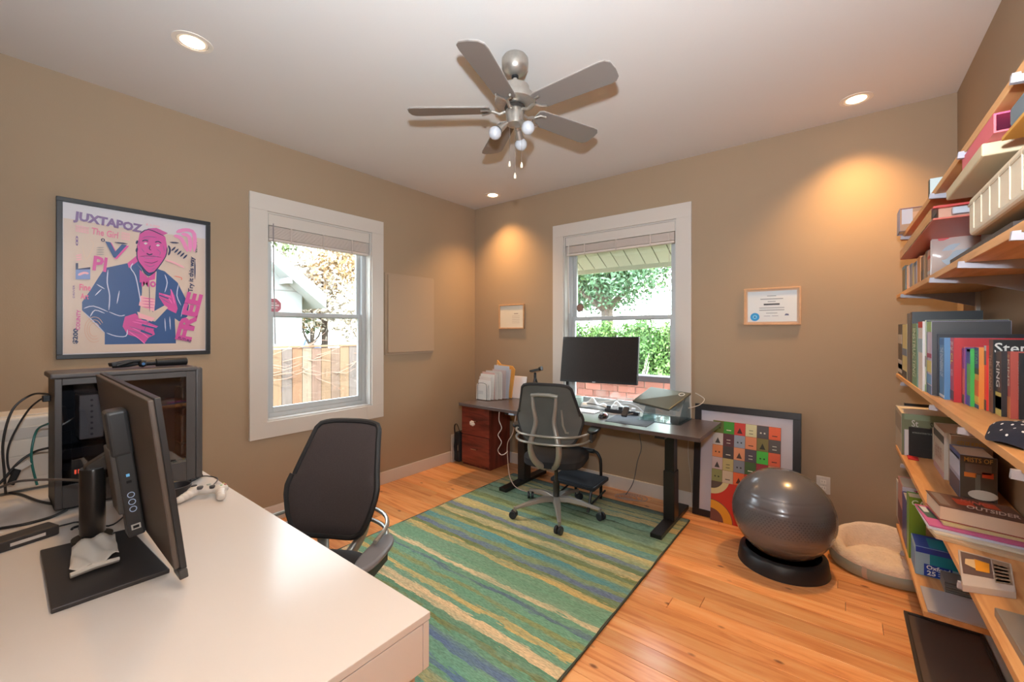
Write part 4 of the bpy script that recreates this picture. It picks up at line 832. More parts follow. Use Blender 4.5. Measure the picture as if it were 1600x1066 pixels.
# monitor in front of the window
m2 = thing('monitor', (1.70, -.22, DT), 'black monitor with its dark screen towards the room in front of the back window', 'monitor')
a, b, c_, d_ = Vector((1.322, -.265, .968)), Vector((2.052, -.255, .985)), Vector((2.062, -.235, 1.385)), Vector((1.345, -.245, 1.378))
nn = (b-a).cross(d_-a).normalized()
MB().prism([a, b, c_, d_], -nn*.03).build('housing', M((34, 34, 36), .4), m2, bevel=.003)
def lerp4(u, v): return (a*(1-u)+b*u)*(1-v)+(d_*(1-u)+c_*u)*v
MB().prism([lerp4(.012, .05)+nn*.0006, lerp4(.988, .05)+nn*.0006, lerp4(.988, .98)+nn*.0006, lerp4(.012, .98)+nn*.0006], -nn*.0012).build('screen', M((34, 26, 24), .32, noise=.25, nscale=90.0), m2)
MB().prism([lerp4(.45, .012)+nn*.001, lerp4(.49, .012)+nn*.001, lerp4(.49, .03)+nn*.001, lerp4(.45, .03)+nn*.001], -nn*.0015).build('bezel_badge', M((170, 175, 180), .4), m2)
MB().cyl((1.275, -.045, DT+.014), (1.275, -.045, 1.16), .017, n=16).build('arm_pole', BLACKM, m2, smooth=True)
MB().box(1.65, 1.75, -.225, -.17, 1.10, 1.20).build('mount_block', BLACKM, m2, bevel=.004)
MB().tube([(1.275, -.045, 1.13), (1.50, -.05, 1.14), (1.70, -.175, 1.15)], .016, 8).build('support_arm', BLACKM, m2, smooth=True)
MB().box(1.22, 1.33, -.14, -.025, DT, DT+.014).build('desk_clamp', BLACKM, m2, bevel=.004)
k_ = thing('keyboard', (1.66, -.30, DT), 'white wireless keyboard lying on the standing desk in front of the window monitor', 'keyboard')
K = [at('z', DT, *p) for p in ((893, 630), (942, 636), (936, 646), (885, 639))]
kc = Vector((1.57, -.335, DT)); 
MB().box(1.38, 1.74, -.40, -.28, DT, DT+.010).build('keyboard_base', M((226, 226, 226), .4), k_, bevel=.004)
for r_ in range(5):
    for c2 in range(13): MB().box(1.388+c2*.0268, 1.412+c2*.0268, -.392+r_*.022, -.373+r_*.022, DT+.010, DT+.0125).build('key', M((238, 238, 238), .4), k_)
mp_ = thing('mouse_pad', (2.02, -.42, DT), 'dark mouse pad on the front right part of the standing desk', 'mouse pad')
MB().prism([(1.93, -.60, DT), (2.26, -.60, DT), (2.24, -.26, DT), (1.90, -.28, DT)], (0, 0, .003)).build('pad', M((44, 46, 56), .8), mp_, bevel=.001)
mz = thing('computer_mouse', (1.86, -.47, DT), 'black computer mouse with a red panel beside the dark mouse pad', 'mouse')
MB().sphere((1.86, -.47, DT+.004), .05, 20, 12, sz=.70, sx=.75, sy=1.15).build('shell', M((28, 27, 30), .2), mz, smooth=True)
MB().sphere((1.872, -.475, DT+.012), .03, 14, 8, sz=.85, sx=.8, sy=1.1).build('red_panel', M((150, 90, 92), .3), mz, smooth=True)
MB().cyl((1.853, -.512, DT+.034), (1.867, -.512, DT+.034), .009, n=12).build('scroll_wheel', M((170, 170, 175), .3), mz)
# laptop on a clear stand
lp = thing('laptop', (2.27, -.32, .86), 'closed grey laptop with a white sticker resting on a clear stand', 'laptop')
q0, q1, q2, q3 = at('y', -.43, 988, 626), at('y', -.43, 1045, 640), at('y', -.21, 1080, 614), at('y', -.21, 1017, 604.5)
ln = (q1-q0).cross(q3-q0).normalized()
MB().prism([q0, q1, q2, q3], -ln*.008).build('lid', M((112, 112, 98), .35, .5), lp, bevel=.003)
MB().prism([p-ln*.009 for p in (q0, q1, q2, q3)], -ln*.008).build('laptop_base', M((96, 96, 90), .35, .5), lp, bevel=.003)
def l4(u, v): return (q0*(1-u)+q1*u)*(1-v)+(q3*(1-u)+q2*u)*v+ln*.0004
cM = M((70, 70, 64), .2, .5)
mb = MB(); cc0 = l4(.48, .52); uu = (q1-q0).normalized(); vv = (q3-q0).normalized()
mb.prism([cc0+uu*.011*math.cos(t)+vv*.012*math.sin(t) for t in [i*PI/8 for i in range(16)]], ln*.0005).build('lid_emblem', cM, lp)
MB().prism([l4(.72, .80), l4(.93, .82), l4(.93, .90), l4(.72, .88)], ln*.0006).build('sticker_bar', M((226, 226, 222), .5), lp)
MB().tube([l4(.86, .83)+uu*.018*math.cos(t)+vv*.02*math.sin(t) for t in [i*PI/7 for i in range(14)]], .004, 5, closed=True).build('sticker_ring', M((226, 226, 222), .5), lp)
CLR = glass((232, 242, 246), .05, .10)
ls = thing('laptop_stand', (2.3, -.25, DT), 'clear acrylic stand under the closed grey laptop', 'stand')
MB().box(2.10, 2.44, -.40, -.09, DT, DT+.006).build('stand_foot', CLR, ls)
for x in (2.14, 2.42): MB().prism([(x, -.38, DT+.006), (x, -.08, DT+.006), (x, -.12, .93), (x, -.20, .945)], (.006, 0, 0)).build('stand_side', CLR, ls)
MB().prism([(2.13, -.40, .855), (2.43, -.40, .838), (2.43, -.17, .93), (2.13, -.17, .95)], (0, 0, .005)).build('stand_shelf', CLR, ls)
o = MB().obox((2.045, -.47, .80), (.022, 0, .0), (0, .03, .03), (0, -.006, .007)).build('phone_holder', M((50, 50, 52), .4), bevel=.004); tag(o, 'short dark phone holder tilted at the left corner of the laptop', 'holder')
# power strip, cables, plastic bag
ps = thing('power_strip', (1.95, -.22, DT), 'black power strip full of plugs on the standing desk below the window monitor', 'power strip')
MB().box(1.76, 2.06, -.245, -.205, DT+.001, DT+.028).build('strip_body', M((36, 36, 40), .4), ps, bevel=.004)
for k, cc_ in enumerate(((40, 40, 44), (220, 220, 220), (40, 40, 44), (40, 40, 44), (205, 205, 210))): MB().box(1.775+.055*k, 1.805+.055*k, -.24, -.21, DT+.028, DT+.055+.008*(k % 2)).build('plug', M(cc_, .4), ps, bevel=.003)
for k, (pts, m_, lab) in enumerate((([(1.35, -.2, .005), (1.5, -.16, .03), (1.65, -.23, .05), (1.77, -.22, .03)], BLACK, 'black cord running left from the power strip on the standing desk'),
    ([(1.60, -.25, .004), (1.68, -.2, .004), (1.8, -.30, .004), (1.95, -.30, .004), (2.05, -.2, .02)], TRIM, 'white charging cable snaking in front of the power strip'),
    ([(1.45, -.12, .004), (1.7, -.06, .06), (1.95, -.08, .11), (2.1, -.10, .08), (2.2, -.06, .02)], TRIM, 'white cable arching behind the power strip'),
    ([(1.78, -.18, .03), (1.88, -.12, .07), (2.0, -.14, .06), (2.08, -.18, .02)], M((206, 208, 214), .4), 'short grey looped cable just behind the power strip'),
    ([(2.44, -.2, .10), (2.5, -.12, .12), (2.52, -.05, .16), (2.45, -.04, .20)], TRIM, 'white cable curling at the right edge of the laptop'))):
    cable([(x, y_, DT+z) for x, y_, z in pts], .0035, m_, lab)
o = MB().lathe([(.045, 0), (.052, .01), (.056, .09), (.05, .092), (.046, .012), (.001, .01)], (1.44, -.15, DT), 24).build('plastic_cup', M((196, 214, 206), .3, alpha=.75), smooth=True); tag(o, 'frosted plastic tub on the standing desk under the left part of the window monitor', 'tub')
def wrap(u, v):
    x = 1.50+.42*u; y_ = -.21+.12*v
    return (x, y_, DT+.006+(.055+.03*math.sin(u*9)+.02*math.sin(u*23+v*5))*math.sin(PI*v)*(.5+.5*math.sin(PI*u))+.004)
o = MB().grid(wrap, 40, 10).build('plastic_bag', M((214, 220, 222), .25, alpha=.8), smooth=60, solid=.0008); tag(o, 'crumpled translucent plastic bag lying under the window monitor', 'bag')
# ------------------------------------------------------------------ cords hanging under the desk and cable coil
cable([(1.02-.08, -.68, .70), (.92, -.66, .62), (.95, -.66, .55), (.90, -.65, .48), (.94, -.65, .42), (.89, -.64, .34), (.91, -.63, .30), (.96, -.64, .31), (.99, -.62, .34)], .004, M((214, 196, 186), .5), 'pale coiled cord dangling between the filing cabinet and the left desk leg')
cable([(1.10, -.64, .70), (1.05, -.62, .52), (.97, -.60, .40), (.96, -.58, .22), (1.0, -.60, .10), (1.10, -.62, .03), (1.3, -.60, .025), (1.45, -.50, .022)], .004, M((206, 176, 160), .5), 'beige cord hanging beside the left desk leg down to the rug')
cable([(2.02, -.05, .70), (2.0, -.06, .55), (2.01, -.05, .42), (1.98, -.06, .30), (1.95, -.08, .12), (1.90, -.12, .012)], .0035, M((90, 86, 86), .5), 'dark cord hanging against the back wall behind the footrest')
cable([(2.41, -.05, .70), (2.40, -.06, .45), (2.42, -.05, .25), (2.44, -.07, .05), (2.5, -.10, .01)], .003, M((190, 176, 160), .5), 'thin pale cord hanging behind the right desk leg')
mb = MB()
for k in range(4):
    r_ = .05+.006*k; mb.tube([(1.90+.03*k+r_*1.5*math.cos(t), -.17+.012*k+r_*math.sin(t), .006+.004*k+.003*math.sin(3*t)) for t in [i*PI/10 for i in range(20)]], .0035, 6, closed=True)
o = mb.build('cable_coil', M((196, 166, 150), .5), smooth=True); tag(o, 'coil of beige cable lying on the floor by the back wall baseboard', 'cable')
# ------------------------------------------------------------------ black folding footrest
fr_ = thing('step_stool', (1.65, -.49, .013), 'black step stool with a curved handle standing under the desk beside the grey chair', 'stool')
SB = M((36, 38, 44), .5)
F = [at('z', .25, *p) for p in ((868, 737), (884, 730.5), (952, 745), (930, 766))]
F = [Vector((1.46, -.64, .18)), Vector((1.86, -.64, .18)), Vector((1.84, -.33, .18)), Vector((1.42, -.33, .18))]
MB().prism(F, (0, 0, .03)).build('step', SB, fr_, bevel=.006)
MB().prism([p+Z*.030+(Vector((1.645, -.485, .18))-p)*.06 for p in F], (0, 0, .003)).build('tread_mat', M((52, 54, 60), .9, bump=.4, bscale=200.0), fr_)
MB().tube(smoothpath([(1.535, -.345, .02), (1.535, -.345, .30), (1.55, -.345, .37), (1.59, -.345, .405), (1.72, -.345, .405), (1.76, -.345, .37), (1.775, -.345, .30), (1.775, -.345, .02)], 4), .0125, 10).build('rear_frame', BLACK, fr_, smooth=True)
MB().tube([(1.60, -.345, .405), (1.71, -.345, .405)], .019, 12).build('grip', BLACK, fr_, smooth=True)
for x in (1.50, 1.82): MB().tube([(x, -.66, .02), (x, -.60, .18)], .011, 8).build('front_leg', BLACK, fr_, smooth=True); MB().tube([(x, -.64, .06), (x, -.36, .10)], .008, 8).build('side_brace', BLACK, fr_, smooth=True)
MB().tube([(1.50, -.64, .06), (1.82, -.64, .06)], .009, 8).build('cross_brace', BLACK, fr_, smooth=True)
# ------------------------------------------------------------------ framed picture and canvas leaning at the back wall
pf = thing('framed_picture', (2.79, -.09, 0), 'big black picture frame with a white mat leaning on the back wall behind the canvas', 'picture')
o0 = Vector((2.452, -.118, 0.003)); up = Vector((0, .088, .85)).normalized(); nf = Vector((0, -up.z, up.y))
MB().frame(o0, X, up, nf, .70, .855, .048, .022).build('frame', M((34, 30, 32), .35), pf, bevel=.002)
MB().obox(o0+X*.35+up*.4275+nf*.006, X*.325, up*.40, nf*.004).build('mat_board', M((200, 190, 196), .6), pf)
cv = thing('canvas_print', (2.8, -.14, 0), 'canvas of small coloured squares over a red panel leaning by the right desk leg', 'canvas')
o1 = Vector((2.588, -.160, 0.002)); up1 = Vector((0, .096, .74)).normalized(); n1 = Vector((0, -up1.z, up1.y))
cw, chh = .445, .745
MB().obox(o1+X*cw/2+up1*chh/2-n1*.010, X*cw/2, up1*chh/2, n1*.009).build('canvas_body', M((120, 60, 40), .7), cv, bevel=.001)
tiles = [[(104, 110, 50), (62, 150, 44), (206, 62, 50), (212, 208, 164), (78, 72, 72), (226, 92, 44)], [(206, 200, 196), (96, 52, 60), (150, 160, 178), (222, 138, 96), (124, 112, 60), (86, 76, 72)], [(226, 142, 92), (74, 66, 66), (226, 152, 112), (84, 72, 82), (76, 182, 60), (222, 96, 60)], [(200, 176, 176), (188, 172, 116), (130, 134, 146), (70, 96, 50), (150, 40, 50), (214, 130, 100)], [(140, 140, 88), (206, 184, 160), (230, 104, 56), (214, 60, 44), (180, 150, 110), (96, 130, 70)]]
tw = cw/6; th = .455/5
def cpt(x, y_, l=.0006): return o1+X*x+up1*y_+n1*l
for r_ in range(5):
    for c2 in range(6):
        x = c2*tw; y_ = chh-(r_+1)*th; col = tiles[r_][c2]
        t0 = MB().obox(cpt(x+tw/2, y_+th/2), X*(tw/2-.001), up1*(th/2-.001), n1*.0006).build('colour_tile', M(col, .45), cv)
        dk_ = M(tuple(max(0, int(v*.35)) for v in col), .5) if sum(col) > 260 else M((226, 218, 200), .5)
        k = (r_*6+c2) % 4
        if k == 0:
            for dx in (-.012, .012): MB().obox(cpt(x+tw/2+dx, y_+th*.42, .0014), X*.005, up1*.005, n1*.0003).build('printed_dot', dk_, t0)
        elif k == 1: MB().obox(cpt(x+tw/2, y_+th*.3, .0014), X*.016, up1*.003, n1*.0003).build('printed_bar', dk_, t0)
        elif k == 2: MB().prism([cpt(x+tw*.25, y_+th*.15, .0012), cpt(x+tw*.75, y_+th*.15, .0012), cpt(x+tw*.5, y_+th*.62, .0012)], n1*.0004).build('printed_triangle', dk_, t0)
        else:
            for dy in (.25, .5): MB().obox(cpt(x+tw/2, y_+th*dy, .0014), X*.013, up1*.0022, n1*.0003).build('printed_bar', dk_, t0)
lo = chh-.455
MB().obox(cpt(cw/2, lo/2), X*cw/2, up1*lo/2, n1*.0006).build('red_panel', M((206, 50, 36), .45), cv)
def arc(cx, cy, r0, r1, a0, a1, mat, nm, l):
    pts = [(cx+r1*math.cos(a0+(a1-a0)*i/16), cy+r1*math.sin(a0+(a1-a0)*i/16)) for i in range(17)]+[(cx+r0*math.cos(a1+(a0-a1)*i/16), cy+r0*math.sin(a1+(a0-a1)*i/16)) for i in range(17)]
    pts = [(min(max(x, .0), cw), min(max(y_, .0), lo)) for x, y_ in pts]; MB().add([cpt(x, y_, l) for x, y_ in pts], [(i, i+1, 32-i, 33-i) for i in range(16)]).build(nm, mat, cv)
arc(0, 0, 0.0, .155, 0, PI/2, M((120, 70, 60), .5), 'brown_curve', .0014); arc(0, 0, .09, .15, 0, PI/2, M((232, 158, 44), .45), 'orange_curve', .0016)
arc(0, lo+.02, 0.0, .10, -PI/2, 0, M((92, 74, 66), .5), 'brown_corner', .0014); arc(0, lo+.03, .085, .125, -PI/2, 0, M((222, 204, 150), .5), 'cream_curve', .0016)
arc(.20, .16, .03, .055, PI*.6, PI*1.5, M((70, 40, 34), .5), 'dark_curve', .0014)
# ------------------------------------------------------------------ exercise ball on its ring
eb = thing('exercise_ball', (3.085, -.53, 0), 'grey exercise ball sitting in a black ring base near the right wall', 'exercise ball')
bc = Vector((3.085, -.53, .312)); R_ = .268
prof = [(.001, -R_)]+[]
prof = []
for i in range(129):
    t = PI*i/128; g_ = 1.0
    for gl in (.33, .40, .60, .67): g_ -= .006*math.exp(-((i/128-gl)/.005)**2)
    prof.append((max(R_*1.02*math.sin(t)*g_, 1e-5), -R_*.985*math.cos(t)*g_))
BALLM = M((112, 111, 116), .26, .25, noise=.03, nscale=4.0, coat=.2)
bl_ = MB().lathe(prof, bc, 72).build('ball', BALLM, eb, smooth=75)
mb = MB(); cnt = 0
for r_ in range(9):
    ph = .20-.048*r_; 
    for k in range(88):
        t = 2*PI*(k+.5*(r_ % 2))/88; d = Vector((math.cos(t)*math.cos(ph), math.sin(t)*math.cos(ph), math.sin(ph)))
        p = bc+Vector((d.x*R_*1.02, d.y*R_*1.02, d.z*R_*.985)); a_ = d.orthogonal().normalized(); b2 = d.cross(a_)
        vs = [p+(a_*math.cos(q*PI/3)+b2*math.sin(q*PI/3))*.0046-d*.0005 for q in range(6)]+[p+d*.002]
        mb.add(vs, [(q, (q+1) % 6, 6) for q in range(6)])
tag(mb.build('grip_bumps', M((58, 58, 64), .35), eb, smooth=True), kind='stuff')
MB().lathe([(.242, 0), (.238, .02), (.230, .075), (.222, .082), (.20, .088), (.205, .02), (.212, 0)], (3.085, -.53, 0), 64).build('ring_base', M((34, 34, 38), .4), eb, smooth=50)
for a in (-2.35, -.75):
    u = Vector((math.cos(a), math.sin(a), 0)); v_ = Vector((-math.sin(a), math.cos(a), 0)); q = Vector((3.085, -.53, .045))+u*.229
    MB().cyl(q-u*.003, q+u*.001, .009, n=12).obox(q+Z*.014, v_*.004, u*.002, Z*.010).build('strap_slot', M((8, 8, 8), .6), eb)
# ------------------------------------------------------------------ pet bed
bd = thing('pet_bed', (3.55, -.235, 0), 'round fleece pet bed with a grey-green side in the right corner', 'pet bed')
bx, by, ra, rb = 3.575, -.255, .262, .205
def hgt(t): return .10+.105*(.5+.5*math.sin(t))**1.3
def ell(t, k, z): return (bx+ra*k*math.cos(t), by+rb*k*math.sin(t), z)
def outer(u, v):
    t = 2*PI*u; h_ = hgt(t)*.72; return ell(t, 1-.05*(1-v)**2+.035*math.sin(PI*v)*1.0, .004+(h_)*v)
def bolster(u, v):
    t = 2*PI*u; h_ = hgt(t); a_ = PI*v; k = .86+.155*math.cos(a_)+.006*math.sin(t*17+v*6); z = h_*.72+(h_*.28+.012)*math.sin(a_)-(h_*.72-.075)*max(0, v-.5)*2
    return ell(t, k, z+.0015*math.sin(t*13)*math.sin(a_))
def inner(u, v):
    t = 2*PI*u; k = .78*(1-v); z = .078+.035*math.sin(PI*min(1, v*1.15)*.5)-.012*abs(math.sin(k*11))*(1-v*.5)+.004*math.sin(t*9)*v*(1-v)*4
    return ell(t, max(k, .0001), z)
MB().grid(outer, 72, 8).add([ell(2*PI*i/72, .95, .004) for i in range(72)], [tuple(range(71, -1, -1))]).build('side_wall', M((172, 182, 172), .9, bump=.2, bscale=300.0), bd, smooth=70)
MB().grid(bolster, 96, 12).build('bolster', M((244, 226, 208), .95, noise=.05, nscale=25.0, bump=.7, bscale=90.0), bd, smooth=80)
MB().grid(inner, 72, 14).build('inner_cushion', M((246, 228, 208), .95, noise=.05, nscale=25.0, bump=.7, bscale=90.0), bd, smooth=80)
t = -1.95; MB().grid(lambda u, v: Vector(outer((t+.09*(u-.5))/(2*PI) % 1, v))*1.0+Vector((math.cos(t), math.sin(t), 0))*.0035, 4, 8).build('fabric_tab', M((206, 190, 176), .9), bd, smooth=80)
# black floor tray
by_ = thing('floor_tray', (3.76, -1.1, 0), 'black rubber boot tray lying on the floor under the bookshelves', 'tray')
MB().box(3.62, 3.895, -1.62, -.69, 0, .006).build('tray_base', M((92, 80, 74), .42), by_, bevel=.002)
fr2 = MB(); fr2.frame((3.62, -1.62, .006), X, Y, Z, .275, .93, .014, .010).build('tray_rim', M((58, 52, 50), .5), by_, bevel=.003)
# ------------------------------------------------------------------ wall shelves
PINE = wood_mat('pine', (196, 136, 80), (216, 160, 104), (228, 176, 120), .5, (14, 1.4, 14), knots=False, rnd=.2)
def xe(y_): return 3.632-(y_+.1)*.0096
BRY = (-.53, -1.41, -1.87, -2.33, -2.8)
SHT = {}
for key, ztop, ys in (('top', 1.960, -.38), ('upper', 1.648, -.17), ('middle', 1.175, -.15), ('lower', .735, -.12), ('bottom', .265, -.15)):
    ye = -1.16 if key == 'bottom' else -3.1; th_ = .022
    r = thing('wall_shelf', (3.78, -1.6, ztop-th_), dict(top='highest pine wall shelf near the ceiling on the right wall', upper='second highest pine wall shelf holding disc cases and cases', middle='pine wall shelf at eye level holding the long row of books', lower='pine wall shelf holding paperbacks and the flat stack of magazines', bottom='lowest short pine shelf holding magazines and a blue box')[key], 'shelf', 'pine shelves on the right wall')
    MB().prism([(xe(ys), ys, ztop-th_), (xe(ye), ye, ztop-th_), (RW-.004, ye, ztop-th_), (RW-.004, ys, ztop-th_)], (0, 0, th_)).build('shelf_board', PINE, r, bevel=.0015)
    for y_ in BRY:
        if ye+.05 < y_ < ys-.05:
            x_ = xe(y_)-.012; zb = ztop-th_
            MB().prism([(x_-.003, y_, zb-.014), (x_+.12, y_, zb-.026), (RW-.018, y_, zb-.070), (RW-.018, y_, zb-.0004), (x_+.0112, y_, zb-.0004), (x_+.0112, y_, zb+.004), (x_-.001, y_, zb+.004)], (0, .012, 0)).build('bracket', M((164, 162, 172), .5), r)
for k, y_ in enumerate(BRY):
    o = MB().box(RW-.016, RW, y_-.006, y_+.018, .2, 2.1).build('shelf_standard', M((206, 198, 190), .45), bevel=.002)
    tag(o, 'white slotted vertical shelf rail on the right wall, '+('nearest the corner', 'second from the corner', 'third from the corner', 'fourth from the corner', 'nearest the camera')[k], 'rail', 'vertical shelf rails')

def spine_word(s, o, x, y0, y1, za, zb, col, upright=False, fill=.62):
    yc, zc = (y0+y1)/2, (za+zb)/2
    if upright: text(s, (x, yc, zc), -Y, Z, (y0-y1)*fill*1.2, zb-za, M(col, .6), o, lift=.0011)
    else: text(s, (x, yc, zc), -Z, -Y, zb-za, (y0-y1)*fill, M(col, .6), o, lift=.0011, bold=.01)
def book(px0, px1, pyt, pyb, zs, depth, col, label, ycur=None, bands=(), words=(), cover=None, cwords=(), cshapes=(), group=None, name='book', cat='book', pages=(222, 212, 196), xs=None, lean=0.0):
    mid = (px0+px1)/2; P = at('z', zs, mid, pyb); x = P.x if xs is None else xs
    x = min(max(x, xe(P.y)+.004), RW-.04) if xs is None else x
    y0, y1 = at('x', x, px0, pyb).y, at('x', x, px1, pyb).y
    if ycur is not None:
        if y0 > ycur: y0 = ycur
    y0 -= .0004
    if y1 > y0-.006: y1 = y0-.006
    h = at('x', x, mid, pyt).z-zs; x1 = min(x+depth, RW-.02); c = M(col, .42, coat=.15)
    t = min(.003, (y0-y1)*.2); z0 = zs+.0004
    o = MB().box(x, x+.003, y1, y0, z0, z0+h).box(x+.003, x1, y1, y1+t, z0, z0+h).box(x+.003, x1, y0-t, y0, z0, z0+h).build(name, c, bevel=.0)
    tag(o, label, cat, group)
    MB().box(x+.003, x1-.004, y1+t, y0-t, z0+.004, z0+h-.005).build('page_block', M(pages, .85), o)
    for v0, v1, cc_ in bands: MB().box(x-.0008, x+.0002, y1+.0003, y0-.0003, z0+h*v0, z0+h*v1).build('spine_print', M(cc_, .45), o)
    for wd_ in words:
        s_, v0, v1, cc_ = wd_[:4]; spine_word(s_, o, x, y0, y1, z0+h*v0, z0+h*v1, cc_, upright=len(wd_) > 4 and wd_[4])
    if cover: MB().box(x+.001, x1-.001, y1-.0006, y1+.0002, z0+.001, z0+h-.001).build('cover_print', M(cover, .4), o)
    for (u0, u1, v0, v1, cc_) in cshapes: MB().box(x+(x1-x)*u0, x+(x1-x)*u1, y1-.0012, y1-.0004, z0+h*v0, z0+h*v1).build('cover_print', M(cc_, .45), o)
    for (s_, u0, u1, v0, v1, cc_) in cwords: text(s_, (x+(x1-x)*(u0+u1)/2, y1, z0+h*(v0+v1)/2), X, Z, (x1-x)*(u1-u0), h*(v1-v0), M(cc_, .5), o, lift=.0016, bold=.01)
    return y1
# ---- eye-level shelf: the long row of books
ZB = 1.175; g = None; yc = None
rowB = [
 (1403.5, 1409.5, 507, 597, .13, (40, 36, 36), 'dark patterned book at the far end of the long book row', dict(bands=[(.05, .3, (196, 190, 186)), (.12, .22, (30, 30, 32)), (.62, .8, (190, 186, 184))])),
 (1410, 1417, 507, 598, .15, (206, 196, 140), 'cream yellow book second from the far end of the long row', dict(bands=[(.42, .55, (96, 120, 150)), (.0, .14, (70, 70, 76))])),
 (1417.2, 1422, 490, 601, .20, (84, 92, 104), 'tall slate grey book beside the cream yellow one', {}),
 (1422.2, 1425, 488, 603, .235, (24, 24, 26), 'tallest black book showing its wide dark cover above the row', dict(cover=(28, 30, 34))),
 (1425.2, 1432.5, 506, 604, .20, (92, 150, 118), 'green book with pale vertical lettering on the spine', dict(words=[('INSTRUCTING', .14, .92, (200, 216, 196))])),
 (1432.7, 1434.5, 508, 606, .18, (120, 170, 176), 'thin teal book right of the green one', {}),
 (1434.7, 1441.5, 503, 609, .19, (222, 218, 220), 'white book with a red top on its spine', dict(bands=[(.91, 1.0, (200, 36, 40)), (.55, .75, (150, 180, 200))])),
 (1441.7, 1447, 501, 611, .23, (196, 206, 180), 'pale green and white book next to the red-topped one', dict(bands=[(.0, .1, (110, 150, 70)), (.35, .5, (120, 100, 96))], cover=(58, 56, 58))),
 (1447.2, 1455.5, 503, 615, .21, (188, 178, 206), 'book with a swirling multicoloured lilac spine', dict(bands=[(.0, .12, (60, 100, 140)), (.14, .27, (90, 150, 200)), (.3, .46, (200, 190, 110)), (.5, .56, (160, 40, 90)), (.86, 1, (150, 190, 120))], cover=(66, 64, 66))),
 (1455.7, 1465, 522, 616, .245, (44, 36, 60), 'thick dark navy book whose cover shows behind the red book', dict(cover=(30, 26, 34))),
 (1465.2, 1475.5, 528, 621, .17, (88, 144, 196), 'light blue book with small vertical title left of the red book', dict(bands=[(.88, .98, (50, 110, 170)), (.02, .06, (220, 230, 240))], words=[('THE ENGINEERING OF', .36, .84, (214, 228, 240))])),
 (1475.8, 1490.5, 528, 624, .22, (200, 36, 52), 'wide red book with yellow and white title letters', dict(words=[('THE', .88, .94, (240, 226, 200), True), ('NAC', .80, .86, (240, 226, 200), True), ('CL', .58, .76, (238, 216, 90)), ('MODERN', .40, .5, (226, 180, 180))], bands=[(.03, .17, (90, 24, 34))], cover=(196, 40, 48), cwords=[('NAOMI', .1, .5, .78, .85, (240, 226, 180))])),
 (1490.8, 1496.8, 544, 624.5, .15, (150, 24, 48), 'thin dark crimson book right of the wide red book', {}),
 (1497, 1507, 542, 629, .14, (206, 110, 104), 'salmon and green book with a purple cover', dict(bands=[(.0, .16, (60, 90, 84)), (.62, .98, (120, 60, 150))], cover=(110, 60, 140))),
 (1507.5, 1516, 545, 633, .13, (66, 188, 84), 'bright green paperback with blue top and bottom', dict(bands=[(.0, .18, (50, 90, 170)), (.74, 1.0, (50, 90, 160)), (.95, .99, (200, 60, 60))])),
 (1516.3, 1529.5, 543, 636, .13, (236, 150, 60), 'orange and yellow burst paperback with a navy top', dict(bands=[(.66, 1.0, (36, 60, 130)), (.0, .06, (40, 60, 130)), (.56, .66, (40, 26, 30)), (.2, .46, (236, 90, 40)), (.1, .2, (240, 190, 80))], words=[('STAR', .72, .95, (110, 180, 130))])),
 (1529.8, 1541, 540, 639, .13, (230, 52, 44), 'bright red paperback with grey top and black foot', dict(bands=[(.0, .16, (44, 40, 48)), (.70, .92, (86, 80, 92)), (.92, 1.0, (190, 196, 204))])),
 (1541.3, 1543, 560, 641, .12, (214, 180, 140), 'thin tan booklet right of the bright red paperback', {}),
 (1543.3, 1551.5, 531, 644, .25, (66, 52, 46), 'dark brown hardback with a black cover and big white author name', dict(words=[('THE STAND', .3, .8, (150, 140, 120))], cover=(14, 14, 16), cwords=[('Stephen', .02, .90, .78, .96, (232, 232, 228))])),
 (1552, 1564.5, 549, 648, .15, (40, 36, 40), 'black paperback with a white vertical title and yellow foot', dict(words=[('KING', .44, .84, (236, 236, 236))], bands=[(.0, .36, (190, 180, 96)), (.1, .3, (120, 160, 180))])),
 (1565, 1578.8, 549, 651, .15, (186, 84, 74), 'rust red paperback with cream vertical title', dict(words=[('KING', .48, .88, (240, 224, 206)), ('*', .9, .96, (240, 200, 150), True)], bands=[(.0, .32, (206, 130, 80))])),
 (1579, 1589.3, 551, 652, .15, (34, 34, 38), 'black paperback with thin vertical author lettering', dict(words=[('STEPHEN KING', .3, .88, (206, 206, 210))])),
 (1589.6, 1603, 548, 653, .15, (66, 120, 150), 'blue paperback at the near end of the long book row', dict(words=[('NEIL GAIMAN', .45, .94, (206, 222, 232))], bands=[(.0, .2, (40, 70, 90))])),
]
for a, b, t, bt, dep, col, lab, kw in rowB: yc = book(a, b, t, bt, ZB, dep, col, lab, ycur=yc, group='books on the eye-level shelf', **kw)
# polka dot cloth cap on the shelf front
hp = at('z', ZB, 1583, 688)
def cap(u, v):
    t = 2*PI*u; r_ = .085*v; return (hp.x+.02+r_*math.cos(t)*.8, hp.y-.03+r_*math.sin(t)*1.25, ZB+.004+.045*math.sqrt(max(0, 1-v**2.2))+.005*math.sin(t*4+v*5)*v)
cp = thing('cloth_hat', (hp.x, hp.y, ZB), 'navy cloth cap with white dots lying at the front of the eye-level shelf', 'cap')
MB().grid(cap, 36, 12).build('cloth', M((26, 30, 48), .9), cp, smooth=80)
for i in range(6):
    for j in range(9):
        u, v = (j+.5*(i % 2))/9*1.0, .18+.15*i
        if v > .97: continue
        q = Vector(cap(u, v)); e1 = (Vector(cap(u+.01, v))-q).normalized(); e2 = (Vector(cap(u, v+.02))-q).normalized(); n_ = e1.cross(e2).normalized()
        if n_.z < 0: n_ = -n_
        MB().add([q+n_*.0008+(e1*math.cos(a)+e2*math.sin(a))*.0032 for a in [k*PI/4 for k in range(8)]], [tuple(range(8)) if e1.cross(e2).z > 0 else tuple(range(7, -1, -1))]).build('dot', M((222, 222, 226), .8), cp)
